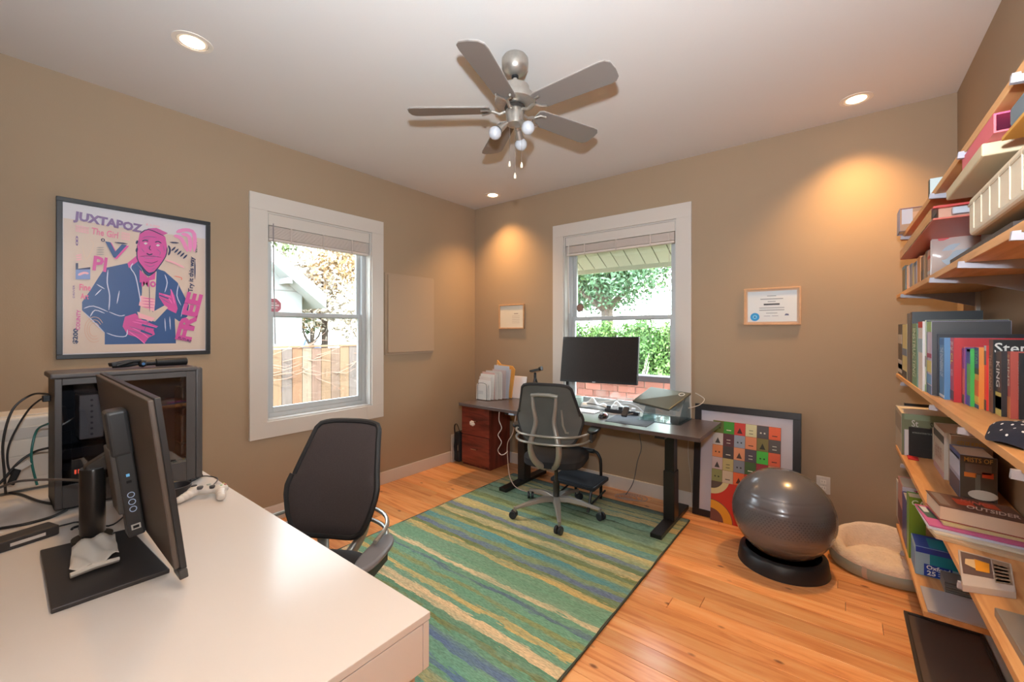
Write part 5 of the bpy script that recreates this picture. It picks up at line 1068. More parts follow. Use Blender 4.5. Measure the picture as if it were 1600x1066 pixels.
# ---- lower shelf: paperbacks seen face-on
ZC = .735; gC = 'books on the lower shelf'
yc = book(1408, 1413, 627, 700, ZC, .24, (40, 26, 36), 'tall black book at the back of the lower shelf far end', cover=(20, 19, 20), group=gC, xs=3.68)
yc = book(1399.5, 1408.5, 639.5, 699, ZC, .23, (196, 186, 172), 'large grey-green book with broken cover lettering on the lower shelf', ycur=yc, cover=(122, 130, 100), bands=[(.5, .9, (150, 140, 128))], cwords=[('St', .18, .3, .70, .86, (210, 210, 206)), ('Simu', .5, .72, .68, .84, (60, 60, 50))], cshapes=[(.05, .5, .86, .99, (140, 160, 130)), (.82, .92, .66, .82, (110, 30, 40))], group=gC, xs=3.638)
yc = book(1401, 1411.5, 660, 701, ZC, .10, (224, 226, 228), 'small white book with a blue spine panel on the lower shelf', ycur=yc, bands=[(.04, .96, (44, 116, 172))], group=gC, xs=3.65)
yc = book(1412, 1416, 659, 702, ZC, .125, (76, 34, 40), 'small book showing a plain black cover with one line of text', ycur=yc, cover=(24, 26, 26), cwords=[('INTRODUCTION TO GAMES', .12, .88, .80, .85, (170, 176, 170))], cshapes=[(.2, .8, .3, .302, (60, 60, 60))], group=gC)
yc = book(1449, 1457.5, 664, 713, ZC, .14, (196, 192, 176), 'loose cream booklet leaning next to the plain black cover', ycur=yc, group=gC)
yc = book(1459, 1475, 668, 738, ZC, .15, (214, 206, 196), 'thick white paperback with a small round drawing on the spine', ycur=yc, bands=[(.74, .9, (70, 66, 62)), (.0, .14, (200, 170, 180))], words=[('THE HOURS', .3, .6, (180, 150, 140))], group=gC)
yc = book(1475.5, 1478.5, 683, 742, ZC, .15, (66, 52, 46), 'thin dark brown book beside the thick white paperback', ycur=yc, group=gC)
yc = book(1479, 1486, 678, 752, ZC, .165, (170, 156, 138), 'taupe paperback with gold title letters on its cover', ycur=yc, cover=(176, 160, 142), cwords=[('CITY OF', .15, .45, .84, .91, (206, 160, 70)), ('KINGS', .5, .85, .84, .91, (206, 160, 70))], cshapes=[(.22, .8, .68, .78, (96, 150, 190))], group=gC)
yc = book(1484, 1499.5, 702, 768, ZC, .105, (150, 160, 190), 'small paperback with a fiery picture and a white oval on its cover', ycur=yc, bands=[(.0, .4, (70, 72, 96)), (.5, .9, (190, 196, 216)), (.86, 1, (60, 80, 140))], cover=(88, 76, 64), cwords=[('MISTS OF', .12, .88, .86, .96, (220, 170, 90))], cshapes=[(.15, .85, .62, .82, (120, 100, 90)), (.12, .45, .52, .62, (236, 130, 50)), (.6, .9, .54, .66, (230, 90, 50)), (.42, .56, .24, .6, (120, 116, 104)), (.1, .92, .02, .06, (60, 52, 50))], group=gC)
E2 = [at('z', ZC, 1500, 770)]
q = at('z', ZC, 1519, 771); yy = yc
qx = 3.773+.052; 
o = MB().add([(qx+.042*math.cos(t), yc-.0018, ZC+.028+.020*math.sin(t)) for t in [i*PI/12 for i in range(24)]], [tuple(range(24))]).build('paper_label', M((226, 224, 216), .5)); tag(o, 'white oval label on the fiery-covered paperback', 'label')
# red card and bracket-side tag lying flat on the lower shelf
A_ = [at('z', ZC, *p) for p in ((1417, 713), (1434, 716.5), (1436, 721), (1419, 718))]
o = MB().prism(A_, (0, 0, .008)).build('eraser', M((190, 34, 34), .5), bevel=.001); tag(o, 'small red block lying near the edge of the lower shelf', 'block')
# flat stack of magazines and a hardback, sticking out over the shelf edge
def slab(name, quad, z, t, mat, label, cat, pages=None, group=None, top=None, bev=0.0008):
    o = MB().prism([Vector((p[0], p[1], z)) for p in quad], (0, 0, t)).build(name, mat, bevel=bev); tag(o, label, cat, group); return o
zz = ZC+.0005; gS = 'flat stack on the lower shelf'
def quad_px(z, a, b, extent, w=.0):
    """front-left corner a and back-left corner b (photo pixels at height z); pushed toward +x by extent"""
    A1, B1 = at('z', z, *a), at('z', z, *b); d = Vector((extent, w, 0)); return [A1, A1+d, B1+d, B1]
def slab2(name, z, t, a, b, ext, col, label, cat, w=0.0, group=None, **k):
    return slab(name, quad_px(z, a, b, ext, w), z, t, M(col, .55), label, cat, group=group, **k)
s1 = slab2('sketchbook', zz, .010, (1462, 842), (1447, 824), .22, (196, 170, 140), 'tan sketchbook at the bottom of the flat stack on the lower shelf', 'book', w=-.05, group=gS); zz += .0105
s1 = slab2('paper_pad', zz, .006, (1460, 834), (1447, 818), .235, (222, 214, 198), 'cream paper pad second from the bottom of the flat stack', 'pad', w=-.03, group=gS); zz += .0065
s1 = slab2('magazine', zz, .007, (1450, 826), (1430, 792), .23, (206, 208, 226), 'white magazine with bluish edge in the flat stack', 'magazine', w=-.02, group=gS); zz += .0075
s1 = slab2('magazine', zz, .005, (1452, 822), (1429, 789), .225, (200, 96, 150), 'magazine with pink and dark green cover under the hardback', 'magazine', w=-.025, group=gS)
MB().prism([(p.x, p.y, zz+.005) for p in (at('z', zz+.005, 1431, 789), at('z', zz+.005, 1450, 795), at('z', zz+.005, 1466, 812), at('z', zz+.005, 1449, 808))], (0, 0, .0004)).build('dark_cover_area', M((60, 90, 80), .4), s1)
MB().prism([(p.x, p.y, zz+.0056) for p in (at('z', zz+.005, 1436, 791), at('z', zz+.005, 1446, 793), at('z', zz+.005, 1452, 801), at('z', zz+.005, 1444, 800))], (0, 0, .0004)).build('white_cover_area', M((210, 216, 214), .4), s1)
zz += .0058
s1 = slab2('notepad', zz, .009, (1474, 821), (1462, 805), .20, (214, 202, 150), 'yellow pad directly under the thick hardback', 'pad', w=-.01, group=gS); zz += .0095
hb_ = thing('hardback_book', (3.75, -1.25, zz), 'thick brown hardback with red and white cover lying on top of the flat stack', 'book', gS)
Qa, Qb = at('z', zz, 1467, 812), at('z', zz, 1446, 787); e_ = Vector((.205, -.035, 0)); hh_ = .052
Qt = [Qa, Qa+e_, Qb+e_, Qb]; cen = (Qt[0]+Qt[2])/2
def inset(pts, k): 
    c0 = sum(pts, Vector((0, 0, 0)))/len(pts); return [p+(c0-p)*k for p in pts]
MB().prism(Qt, (0, 0, .0035)).build('back_cover', M((160, 80, 66), .5), hb_, bevel=.0008)
MB().prism([p+Z*.0035 for p in inset(Qt, .03)], (0, 0, hh_-.007)).build('page_block', M((222, 196, 172), .85), hb_)
fcov = MB().prism([p+Z*(hh_-.0035) for p in Qt], (0, 0, .0035)).build('front_cover', M((104, 72, 60), .45), hb_, bevel=.0008)
def hq(u, v, dz=.0004): return (Qt[0]*(1-u)+Qt[1]*u)*(1-v)+(Qt[3]*(1-u)+Qt[2]*u)*v+Z*(hh_+dz)
hu = (Qt[1]-Qt[0]).normalized(); hv = Z.cross(hu)
for u0, u1, v0, v1, cc_ in ((.28, .5, .35, .75, (200, 70, 40)), (.62, .8, .5, .85, (196, 80, 50)), (.04, .16, .1, .9, (130, 116, 110))):
    MB().prism([hq(u0, v0), hq(u1, v0), hq(u1, v1), hq(u0, v1)], (0, 0, .0003)).build('cover_art', M(cc_, .5), fcov)
text('OUTSIDER', hq(.66, .3), hu, hv, .12, .04, M((222, 206, 196), .5), fcov, lift=.0008, bold=.02); text('KING', hq(.55, .7), hu, hv, .07, .035, M((206, 96, 84), .5), fcov, lift=.0008, bold=.02)
zz += hh_
# clear card sleeves and a zip pouch nearer the camera on the lower shelf
V4 = [at('z', ZC+.02, *p) for p in ((1504, 913), (1497, 858), (1580, 880), (1588, 925))]
sl = tag(MB().prism([Vector((p.x, p.y, ZC+.0005)) for p in V4], (0, 0, .018)).build('picture_box', M((196, 184, 176), .5), bevel=.001), 'flat light box with an orange bottle picture on the lower shelf', 'box')
def s4(u, v): 
    a, b, c_, d_ = V4; p = (a*(1-u)+d_*u)*(1-v)+(b*(1-u)+c_*u)*v; return Vector((p.x, p.y, ZC+.0187))
def s4q(u0, u1, v0, v1, cc_, nm, par): MB().prism([s4(u0, v0), s4(u1, v0), s4(u1, v1), s4(u0, v1)], (0, 0, .0006)).build(nm, M(cc_, .3), par)
s4q(.04, .62, .30, .95, (104, 86, 84), 'picture_ground', sl); s4q(.64, .96, .2, .95, (150, 130, 110), 'picture_ground', sl)
MB().prism([s4(.30, .45)+Z*.0007, s4(.56, .45)+Z*.0007, s4(.58, .76)+Z*.0007, s4(.30, .80)+Z*.0007], (0, 0, .0005)).build('bottle_picture', M((236, 158, 40), .4), sl)
MB().prism([s4(.10, .58)+Z*.0007, s4(.30, .50)+Z*.0007, s4(.30, .78)+Z*.0007, s4(.12, .74)+Z*.0007], (0, 0, .0005)).build('bottle_neck', M((226, 196, 150), .4), sl)
for k in range(5): s4q(.66, .92, .25+.12*k, .31+.12*k, (206, 176, 140), 'print_line', sl)
V5 = [Vector((3.70, -2.13, ZC)), Vector((3.68, -1.90, ZC)), Vector((3.86, -1.92, ZC)), Vector((3.87, -2.16, ZC))]
V5 = [Vector((3.672, -2.26, ZC+.02)), Vector((3.668, -2.06, ZC+.02)), Vector((3.87, -2.06, ZC+.02)), Vector((3.88, -2.26, ZC+.02))]
cs = tag(MB().prism([p-Z*.0195 for p in V5], (0, 0, .022)).build('cutlery_case', M((128, 120, 114), .35), bevel=.002), 'grey transparent-lidded flat case near the camera end of the lower shelf', 'case')
for k in range(4): MB().obox((3.70+.045*k, -2.16, ZC+.0032+.0005), (.010, .006, 0), (-.012, .07, 0), (0, 0, .0012)).build('inner_divider', M((90, 84, 80), .4), cs)
def pouch(u, v):
    x = 3.668+.02*math.sin(v*3)+.16*u; y_ = -2.31-.30*v; return (x, y_, ZC+.004+.055*math.sin(PI*min(1, u*1.0))*math.sin(PI*(.1+.8*v))+.006*math.sin(u*12+v*7))
pz = thing('zip_pouch', (3.74, -2.45, ZC), 'translucent zip pouch with pink and blue edges at the camera end of the lower shelf', 'pouch')
MB().grid(pouch, 16, 16).build('clear_film', glass((226, 214, 216), .12, .25), pz, smooth=80)
MB().grid(lambda u, v: Vector(pouch(.05+.5*u, .1+.7*v))-Z*.008, 10, 10).build('paper_content', M((206, 176, 140), .8), pz, smooth=80)
MB().tube([Vector(pouch(0.02, v/10)) for v in range(11)], .006, 6).build('blue_edge', M((96, 120, 176), .4), pz, smooth=True)
MB().tube([Vector(pouch(.10, v/10))+Z*.002 for v in range(1, 7)], .005, 6).build('pink_edge', M((206, 70, 150), .4), pz, smooth=True)
MB().tube([Vector(pouch(u/10, .02)) for u in range(11)], .006, 6).build('blue_edge', M((96, 120, 176), .4), pz, smooth=True)
# ---- bottom shelf
ZD = .265; gD = 'magazines on the bottom shelf'
yc = book(1395.5, 1403, 744, 830, ZD, .20, (214, 210, 206), 'white magazine at the far end of the bottom shelf', xs=3.645, cover=(206, 206, 210), cshapes=[(.02, .95, .86, .93, (90, 96, 110))], group=gD, name='magazine', cat='magazine')
yc = book(1403.2, 1409.5, 752, 838, ZD, .20, (214, 150, 140), 'pink and plum magazine second on the bottom shelf', ycur=yc, xs=3.645, bands=[(.1, .5, (110, 50, 70))], cover=(226, 216, 224), cwords=[('The Book', .25, .95, .86, .95, (200, 50, 90))], group=gD, name='magazine', cat='magazine')
yc = book(1409.7, 1416, 776, 852, ZD, .20, (52, 60, 150), 'royal blue book between the magazines on the bottom shelf', ycur=yc, xs=3.645, cover=(90, 92, 160), cwords=[('C', .12, .3, .78, .9, (180, 186, 220))], group=gD)
yc = book(1416.5, 1420, 772, 858, ZD, .21, (110, 160, 70), 'green magazine with big white title letters on the bottom shelf', ycur=yc, xs=3.645, cover=(112, 146, 44), cwords=[('CATE', .05, .50, .87, .96, (222, 232, 206))], cshapes=[(.3, .95, .25, .7, (176, 130, 90)), (.45, .9, .02, .3, (40, 70, 56)), (.25, .6, .1, .24, (150, 180, 40)), (.5, .98, .55, .66, (226, 226, 220))], group=gD, name='magazine', cat='magazine')
bx_ = thing('blue_box', (3.74, -.9, ZD), 'blue and teal cardboard box with large white lettering on the bottom shelf', 'box')
yb0 = yc-.012; BX0, BX1 = 3.652, 3.86; bh = .135
MB().prism([(BX0, yb0, ZD+.0005), (BX1, yb0, ZD+.0005), (BX1, yb0-.16, ZD+.0005), (BX0, yb0-.16, ZD+.0005)], (0, .0, bh)).build('carton', M((150, 182, 206), .45), bx_, bevel=.001)
fy = yb0-.16
MB().box(BX0+.002, BX1-.002, fy-.001, fy, ZD+bh*.80, ZD+bh*.99).build('blue_band', M((36, 60, 160), .45), bx_)
MB().box(BX0+.002, BX1-.002, yb0-.158, yb0-.002, ZD+bh+.0005, ZD+bh+.0011).build('top_print', M((40, 66, 164), .45), bx_)
MB().box(BX0+.05, BX1-.004, yb0-.15, yb0-.03, ZD+bh+.0012, ZD+bh+.0017).build('teal_print', M((22, 138, 164), .45), bx_)
MB().box(BX0+.05, BX1-.003, fy-.001, fy, ZD+bh*.42, ZD+bh*.8).build('teal_print', M((22, 138, 164), .45), bx_)
MB().box(BX0+.03, BX0+.125, fy-.002, fy-.001, ZD+.004, ZD+bh*.44).build('blue_label', M((28, 66, 166), .45), bx_)
text('Oxford', (BX0+.078, fy-.002, ZD+bh*.345), X, Z, .080, .020, M((236, 240, 246), .5), bx_, lift=.0006, bold=.03)
text('25', (BX0+.055, fy-.002, ZD+bh*.15), X, Z, .030, .022, M((236, 240, 246), .5), bx_, lift=.0006, bold=.03)
for k in range(3): MB().box(BX0+.078, BX0+.118, fy-.0026, fy-.002, ZD+bh*(.10+.07*k), ZD+bh*(.12+.07*k)).build('print_line', M((206, 216, 236), .5), bx_)
for k in range(3): MB().box(BX0-.0008, BX0, yb0-.14+.05*k, yb0-.11+.05*k, ZD+.02, ZD+bh-.02).build('side_print', M((110, 150, 200), .5), bx_)
zc = ZD
for k in range(3):
    o = MB().box(3.735, 3.875, fy-.135+.006*k, fy-.01, zc+.0006, zc+.016).build('cassette_box', M((136-8*k, 130-8*k, 124-6*k), .4), bevel=.001)
    tag(o, ('lowest', 'middle', 'top')[k]+' of the three flat grey cases stacked beside the blue box', 'case', 'grey cases on the bottom shelf'); zc += .0175
    MB().box(3.736, 3.874, fy-.1361+.006*k, fy-.1351+.006*k, zc-.008, zc-.006).build('seam', M((60, 56, 56), .5), o)
o = MB().box(3.655, 3.895, -1.158, fy-.138, ZD+.0006, ZD+.010).build('sheet_stack', M((178, 176, 184), .5), bevel=.001); tag(o, 'grey sheet pad at the near end of the bottom shelf', 'pad')
# ---- upper shelf: disc cases, bags and boxes
ZA = 1.648; gA = 'disc cases on the upper shelf'; yc = None
discs = [(1410, 1414.2, 417, 457, (70, 72, 52), 'dark olive disc case with a blue top at the far end', [(.9, 1, (60, 120, 160))]), (1414.3, 1416.6, 418, 456.5, (222, 160, 96), 'orange disc case near the far end', []), (1416.7, 1419.7, 416, 455.5, (206, 164, 140), 'salmon disc case beside the orange one', []), (1419.8, 1424.6, 414, 454, (110, 112, 130), 'slate disc case with a blue cap', [(.88, 1, (60, 110, 160))]), (1424.7, 1427.7, 413, 452, (190, 170, 110), 'mustard disc case in the row', []), (1427.8, 1432.4, 410, 450, (150, 150, 168), 'lilac grey disc case with a blue top and white foot', [(.86, 1, (50, 110, 150)), (.0, .1, (226, 226, 230))]),
 (1433.2, 1437.4, 402, 447, (214, 140, 70), 'tan orange disc case taller than its neighbours', []), (1437.6, 1443, 402, 445, (96, 62, 40), 'brown disc case with a black lower half', [(0, .5, (26, 24, 24))]), (1443.2, 1445.6, 398, 443, (186, 150, 110), 'narrow tan disc case', []), (1445.8, 1449, 393, 441, (84, 72, 62), 'dark brown disc case right of the narrow tan one', []), (1449.4, 1456, 390, 437, (206, 160, 150), 'pale pink case with red marks at the near end of the disc row', [(.7, .8, (190, 60, 60)), (.2, .3, (180, 190, 200))])]
for a, b, t, bt, col, lab, bands in discs: yc = book(a, b, t, bt, ZA, .13, col, lab, ycur=yc, bands=bands, group=gA, name='disc_case', cat='disc case', pages=(90, 86, 84))
# clear bag with a red print
cbg = thing('plastic_gift_bag', (3.74, yc-.05, ZA), 'crinkled clear bag with red and grey print standing after the disc cases', 'bag')
def cbf(u, v): return (3.66+.16*u, yc-.006-.05*v*0-.008*math.sin(u*9)*math.sin(v*6), ZA+.004+.185*v)
MB().grid(lambda u, v: Vector(cbf(u, v))+Vector((0, -.05*math.sin(PI*v), 0)), 14, 14).build('bag_front', M((206, 188, 180), .25), cbg, smooth=80)
MB().grid(lambda u, v: Vector(cbf(u, v))+Vector((0, .0, 0)), 6, 6).build('bag_back', M((196, 180, 170), .3), cbg, smooth=80)
for u0, v0, r_, cc_ in ((.42, .42, .045, (168, 176, 186)), (.62, .36, .026, (206, 206, 214)), (.22, .8, .016, (206, 70, 70)), (.4, .16, .014, (206, 60, 60)), (.75, .85, .022, (220, 90, 80))):
    q = Vector(cbf(u0, v0))+Vector((0, -.05*math.sin(PI*v0)-.003, 0)); MB().cyl(q, q+Vector((0, -.001, 0)), r_, n=20).build('print_spot', M(cc_, .4), cbg)
# brown ribbed folder lying flat at the shelf front
rf = thing('ribbed_folder', (3.75, -2.0, ZA), 'dark brown ribbed folder lying flat at the front of the upper shelf', 'folder')
def rib(u, v):
    y_ = -1.62-.62*u; return (xe(y_)+.006+.22*v, y_, ZA+.022+.003*math.sin(u*80)+(-.02 if v == 0 else 0)+.012*math.sin(PI*v))
MB().grid(rib, 120, 8).build('folder_cover', M((88, 70, 62), .6), rf, smooth=80)
MB().prism([(xe(-1.62)+.008, -1.62, ZA+.0005), (xe(-2.24)+.008, -2.24, ZA+.0005), (3.86, -2.24, ZA+.0005), (3.86, -1.62, ZA+.0005)], (0, 0, .016)).build('folder_body', M((66, 52, 46), .6), rf)
# red document case in clear plastic lying over the disc cases
rb = thing('red_document_case', (3.7, -1.2, 1.80), 'red edged document case in clear plastic lying across the tops of the disc cases', 'case')
R0 = [at('z', 1.80, 1427, 382), at('z', 1.80, 1475, 380)]
def rbx(px, py, z): return at('z', z, px, py)
yA, yB = -.62, -1.62
MB().box(3.615, 3.80, yB, yA, 1.842, 1.850).build('case_lid', M((190, 60, 56), .4), rb, bevel=.002)
MB().box(3.615, 3.80, yB, yA, 1.803, 1.809).build('case_bottom', M((196, 96, 80), .4), rb, bevel=.002)
MB().box(3.630, 3.79, yB+.02, yA-.02, 1.809, 1.842).build('paper_content', M((196, 146, 122), .7), rb)
MB().box(3.66, 3.80, yB-.004, yB+.02, 1.815, 1.838).build('grey_clasp', M((176, 176, 184), .4), rb, bevel=.003)
MB().box(3.612, 3.625, yB+.01, yA, 1.806, 1.846).build('clear_edge', glass((236, 200, 180), .1, .3), rb)
# cream cartons, magazine file and folder on the upper shelf
o = MB().box(3.640, 3.86, -2.10, -1.66, 1.853, 1.884).build('cream_carton', M((206, 188, 154), .6), bevel=.004); tag(o, 'flat cream carton lying on the red document case', 'box')
mf = thing('magazine_file', (3.74, -1.95, 1.885), 'pink open magazine file lying on the flat cream carton', 'magazine file')
PKM = M((224, 104, 116), .5); mx0, mx1, my0, my1, mz0, mz1 = 3.648, 3.84, -2.16, -1.84, 1.8845, 1.929
MB().box(mx0, mx1, my0, my1, mz0, mz0+.004).build('bottom_panel', PKM, mf); MB().box(mx0, mx1, my0, my1, mz1-.004, mz1).build('top_panel', M((226, 90, 130), .5), mf)
MB().box(mx0, mx0+.004, my0, my1, mz0+.004, mz1-.004).build('side_panel', PKM, mf); MB().box(mx1-.004, mx1, my0, my1, mz0+.004, mz1-.004).build('side_panel', PKM, mf)
MB().box(mx0+.03, mx1-.03, my0+.02, my1-.02, mz0+.0045, mz0+.014).build('papers_inside', M((96, 110, 140), .6), mf)
cr = thing('ribbed_plastic_case', (3.75, -2.2, 1.68), 'long off-white ribbed plastic case at the front of the upper shelf', 'case')
cy0, cy1 = -3.0, -1.93
MB().box(xe(-2)-.004, 3.86, cy0, cy1, 1.688, 1.79).build('case_body', M((212, 198, 176), .5), cr, bevel=.010, seg=3)
k = 0; y_ = cy1-.06
while y_ > cy0+.05:
    MB().box(xe(-2)-.0065, xe(-2)-.0035, y_-.004, y_, 1.70, 1.775).build('rib', M((190, 176, 154), .5), cr, bevel=.001); y_ -= .075
MB().box(xe(-2)-.006, 3.862, cy0-.0, cy1+.001, 1.768, 1.774).build('lid_seam', M((186, 172, 150), .5), cr)
o = MB().box(3.69, 3.88, -3.0, -2.20, 1.795, 1.85).build('brown_archive_box', M((110, 84, 66), .7), bevel=.006); tag(o, 'brown archive box lying on the off-white ribbed case', 'box')
o = MB().prism([(3.652, -2.20, 1.8505), (3.66, -2.99, 1.8505), (3.86, -2.99, 1.8505), (3.86, -2.20, 1.8505)], (0, 0, .008)).build('gold_folder', M((206, 148, 62), .6), bevel=.001); tag(o, 'gold cardboard folder on top of the brown archive box', 'folder')
o = MB().prism([(3.655, -2.24, 1.860), (3.66, -2.99, 1.860), (3.84, -2.99, 1.860), (3.84, -2.24, 1.860)], (0, 0, .045)).build('blue_grey_binder', M((104, 118, 128), .5), bevel=.008); tag(o, 'blue-grey binder under the highest shelf near the camera', 'binder')
# ---- highest shelf
ZT = 1.960
yc = book(1401.5, 1405.5, 331, 364, ZT, .17, (60, 110, 180), 'blue comic with a tan cover at the far end of the highest shelf', cover=(176, 140, 104), cshapes=[(.05, .3, .3, .95, (196, 200, 210)), (.3, .8, .5, .8, (206, 160, 120)), (.4, .7, .1, .3, (70, 50, 60)), (.02, .98, .95, .99, (120, 70, 40))], xs=3.615, group='things on the highest shelf')
o = MB().box(3.66, 3.74, -1.17, -1.14, ZT+.0005, ZT+.10).build('small_picture', M((200, 214, 216), .4), bevel=.002); tag(o, 'small white and blue card box standing on the highest shelf', 'box'); MB().box(3.658, 3.66, -1.17, -1.14, ZT+.004, ZT+.096).build('dark_edge', M((60, 70, 60), .5), o); MB().box(3.68, 3.72, -1.1712, -1.17, ZT+.03, ZT+.06).build('blue_print', M((70, 130, 170), .5), o)
o = MB().sphere((3.72, -1.82, ZT+.030), .045, 16, 10, sz=.67, sy=1.6).build('bean_bag', M((62, 50, 38), .8), smooth=True); tag(o, 'dark rounded pouch lying near the edge of the highest shelf', 'pouch')
fg = thing('shelf_figurine', (3.70, -2.30, ZT), 'small black white and pink toy on the highest shelf near the camera', 'toy')
MB().lathe([(.03, 0), (.034, .02), (.028, .05), (.018, .065), (.001, .07)], (3.70, -2.28, ZT+.0005), 16).build('toy_body', M((226, 190, 190), .5), fg, smooth=True)
MB().sphere((3.70, -2.28, ZT+.085), .03, 14, 10).build('toy_head', M((36, 32, 32), .5), fg, smooth=True)
MB().cyl((3.70, -2.28, ZT+.0005), (3.70, -2.28, ZT+.008), .04, n=20).build('toy_base', M((30, 28, 28), .5), fg)
o = MB().box(3.72, 3.89, -1.92, -1.64, 1.690, 1.852).build('cardboard_box', M((96, 74, 60), .8), bevel=.004); tag(o, 'dark cardboard box at the back of the upper shelf under the flat cream carton', 'box')
# ------------------------------------------------------------------ outside
GZ = -.45
struct(MB().box(-40, 40, T+.001, 60, GZ-.1, GZ).box(-40, -T-.001, -40, T, GZ-.1, GZ), 'ground', M((90, 90, 60), .95, noise=.2, nscale=3.0))
def leafmat(a, b): return M(tuple(v*(b or .50) for v in a), .7, island=.35)
def foliage(name, c, rad, n, size, mat, parent, seed, droop=0.0, shell=.55):
    rr = random.Random(seed); c = Vector(c); vs = []; fs = []
    for i in range(n):
        d = Vector((rr.gauss(0, 1), rr.gauss(0, 1), rr.gauss(0, 1))).normalized(); k = shell+(1-shell)*rr.random()
        k *= 1+.14*math.sin(d.x*7+seed)*math.sin(d.z*6+d.y*5)
        p = c+Vector((d.x*rad[0], d.y*rad[1], d.z*rad[2]))*k
        a = Vector((rr.gauss(0, 1), rr.gauss(0, 1), rr.gauss(0, 1)+droop)).normalized(); b = a.orthogonal().normalized(); b = (b*math.cos(i)+a.cross(b)*math.sin(i)); s = size*rr.uniform(.6, 1.3)
        j = len(vs); vs += [p-a*s, p+b*s*.45, p+a*s, p-b*s*.45]; fs.append((j, j+1, j+2, j+3))
    mb = MB(); mb.v = vs; mb.f = fs
    return mb.build(name, mat, parent)
def tree(loc, h, crown_r, label, m1, m2, seed, cat='tree', group=None, crown_z=None, n=5200, size=.09, name='tree', blobs=6, trunk=True, tm=(60, 50, 44), tr=.12):
    r = thing(name, loc, label, cat, group); L_ = Vector(loc); rr = random.Random(seed); cz_ = crown_z or h*.62
    if trunk:
        MB().tube(smoothpath([L_, L_+Vector((.05, .02, h*.3)), L_+Vector((-.03, .05, h*.62))], 4), [tr*(1-.05*i) for i in range(9)], 8).build('trunk', M(tm, .9, noise=.2, nscale=20.0), r, smooth=True)
        for k in range(5):
            a = k*1.3+seed; e = L_+Vector((math.cos(a)*crown_r[0]*.6, math.sin(a)*crown_r[1]*.6, cz_+crown_r[2]*.2)); MB().tube([L_+Vector((0, 0, h*.34)), L_+(e-L_)*.55+Z*h*.08, e], [tr*.5, tr*.35, tr*.12], 6).build('branch', M(tm, .9, noise=.2, nscale=20.0), r, smooth=True)
    for k in range(blobs):
        a = k*2.4+seed; cc_ = L_+Vector((math.cos(a)*crown_r[0]*.5, math.sin(a)*crown_r[1]*.5, cz_+rr.uniform(-.45, .45)*crown_r[2]))
        foliage('leaf_cluster', cc_, (crown_r[0]*.62, crown_r[1]*.62, crown_r[2]*.55), n//blobs, size, m1 if k % 2 else m2, r, seed*10+k, shell=.35)
    return r
G1, G2, G3 = leafmat((120, 168, 84), 0), leafmat((92, 140, 80), 0), leafmat((170, 196, 110), 0)
# hedge of arborvitae beyond the back window
for k, (x, w, h_) in enumerate(((-2.1, .62, 2.02), (-1.25, .60, 2.06), (-.45, .60, 2.03), (.35, .62, 2.08), (1.15, .64, 2.12), (1.95, .62, 2.05))):
    r = thing('hedge_shrub', (x, 4.2, GZ), 'dense bright green hedge shrub outside the back window, '+('first', 'second', 'third', 'fourth', 'fifth', 'last')[k]+' from the left', 'shrub', 'hedge shrubs outside the back window')
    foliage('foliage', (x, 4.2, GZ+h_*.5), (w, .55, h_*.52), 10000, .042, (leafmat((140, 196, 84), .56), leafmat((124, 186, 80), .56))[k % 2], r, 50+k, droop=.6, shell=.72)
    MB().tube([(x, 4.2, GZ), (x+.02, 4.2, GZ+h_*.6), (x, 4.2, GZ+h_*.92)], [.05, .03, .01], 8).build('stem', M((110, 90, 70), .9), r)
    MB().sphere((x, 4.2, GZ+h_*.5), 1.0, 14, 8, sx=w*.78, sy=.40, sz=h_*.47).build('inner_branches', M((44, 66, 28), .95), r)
tree((-2.9, 9.5, GZ), 7.5, (2.5, 2.2, 2.3), 'big leafy green tree behind the hedge outside the back window', leafmat((150, 196, 120), .62), leafmat((120, 170, 120), .6), 21, crown_z=4.3, n=20000, size=.085, blobs=9, tm=(90, 78, 70), tr=.26)
tree((-7.9, 14.5, GZ), 8.5, (3.0, 2.4, 2.8), 'darker green tree at the left edge of the back window view', G2, G1, 22, crown_z=5.4, n=7000, size=.17, tr=.3)
dp = thing('bare_shrub', (.55, 3.35, GZ), 'bare pale twiggy shrub in front of the hedge outside the back window', 'shrub')
rr = random.Random(5)
for k in range(14):
    a = rr.uniform(0, 6.28); MB().tube([(.55, 3.35, GZ), (.55+.10*math.cos(a), 3.35+.08*math.sin(a), GZ+.7), (.55+.28*math.cos(a), 3.35+.2*math.sin(a), GZ+1.2+rr.random()*.35)], [.012, .008, .003], 5).build('twig', M((206, 190, 176), .9), dp)
for k, (x, c_) in enumerate(((.05, (226, 206, 110)), (1.05, (150, 204, 84)))):
    r = thing('flower_bush', (x, 3.3, GZ), ('low yellow flowering bush left of the bare shrub', 'low light green bush right of the bare shrub')[k], 'bush')
    foliage('foliage', (x, 3.3, GZ+.62), (.34, .28, .62), 1800, .045, leafmat(c_, 0), r, 80+k, shell=.5); MB().cyl((x, 3.3, GZ), (x, 3.3, GZ+.5), .02, n=6).build('stem', M((110, 90, 70), .9), r)
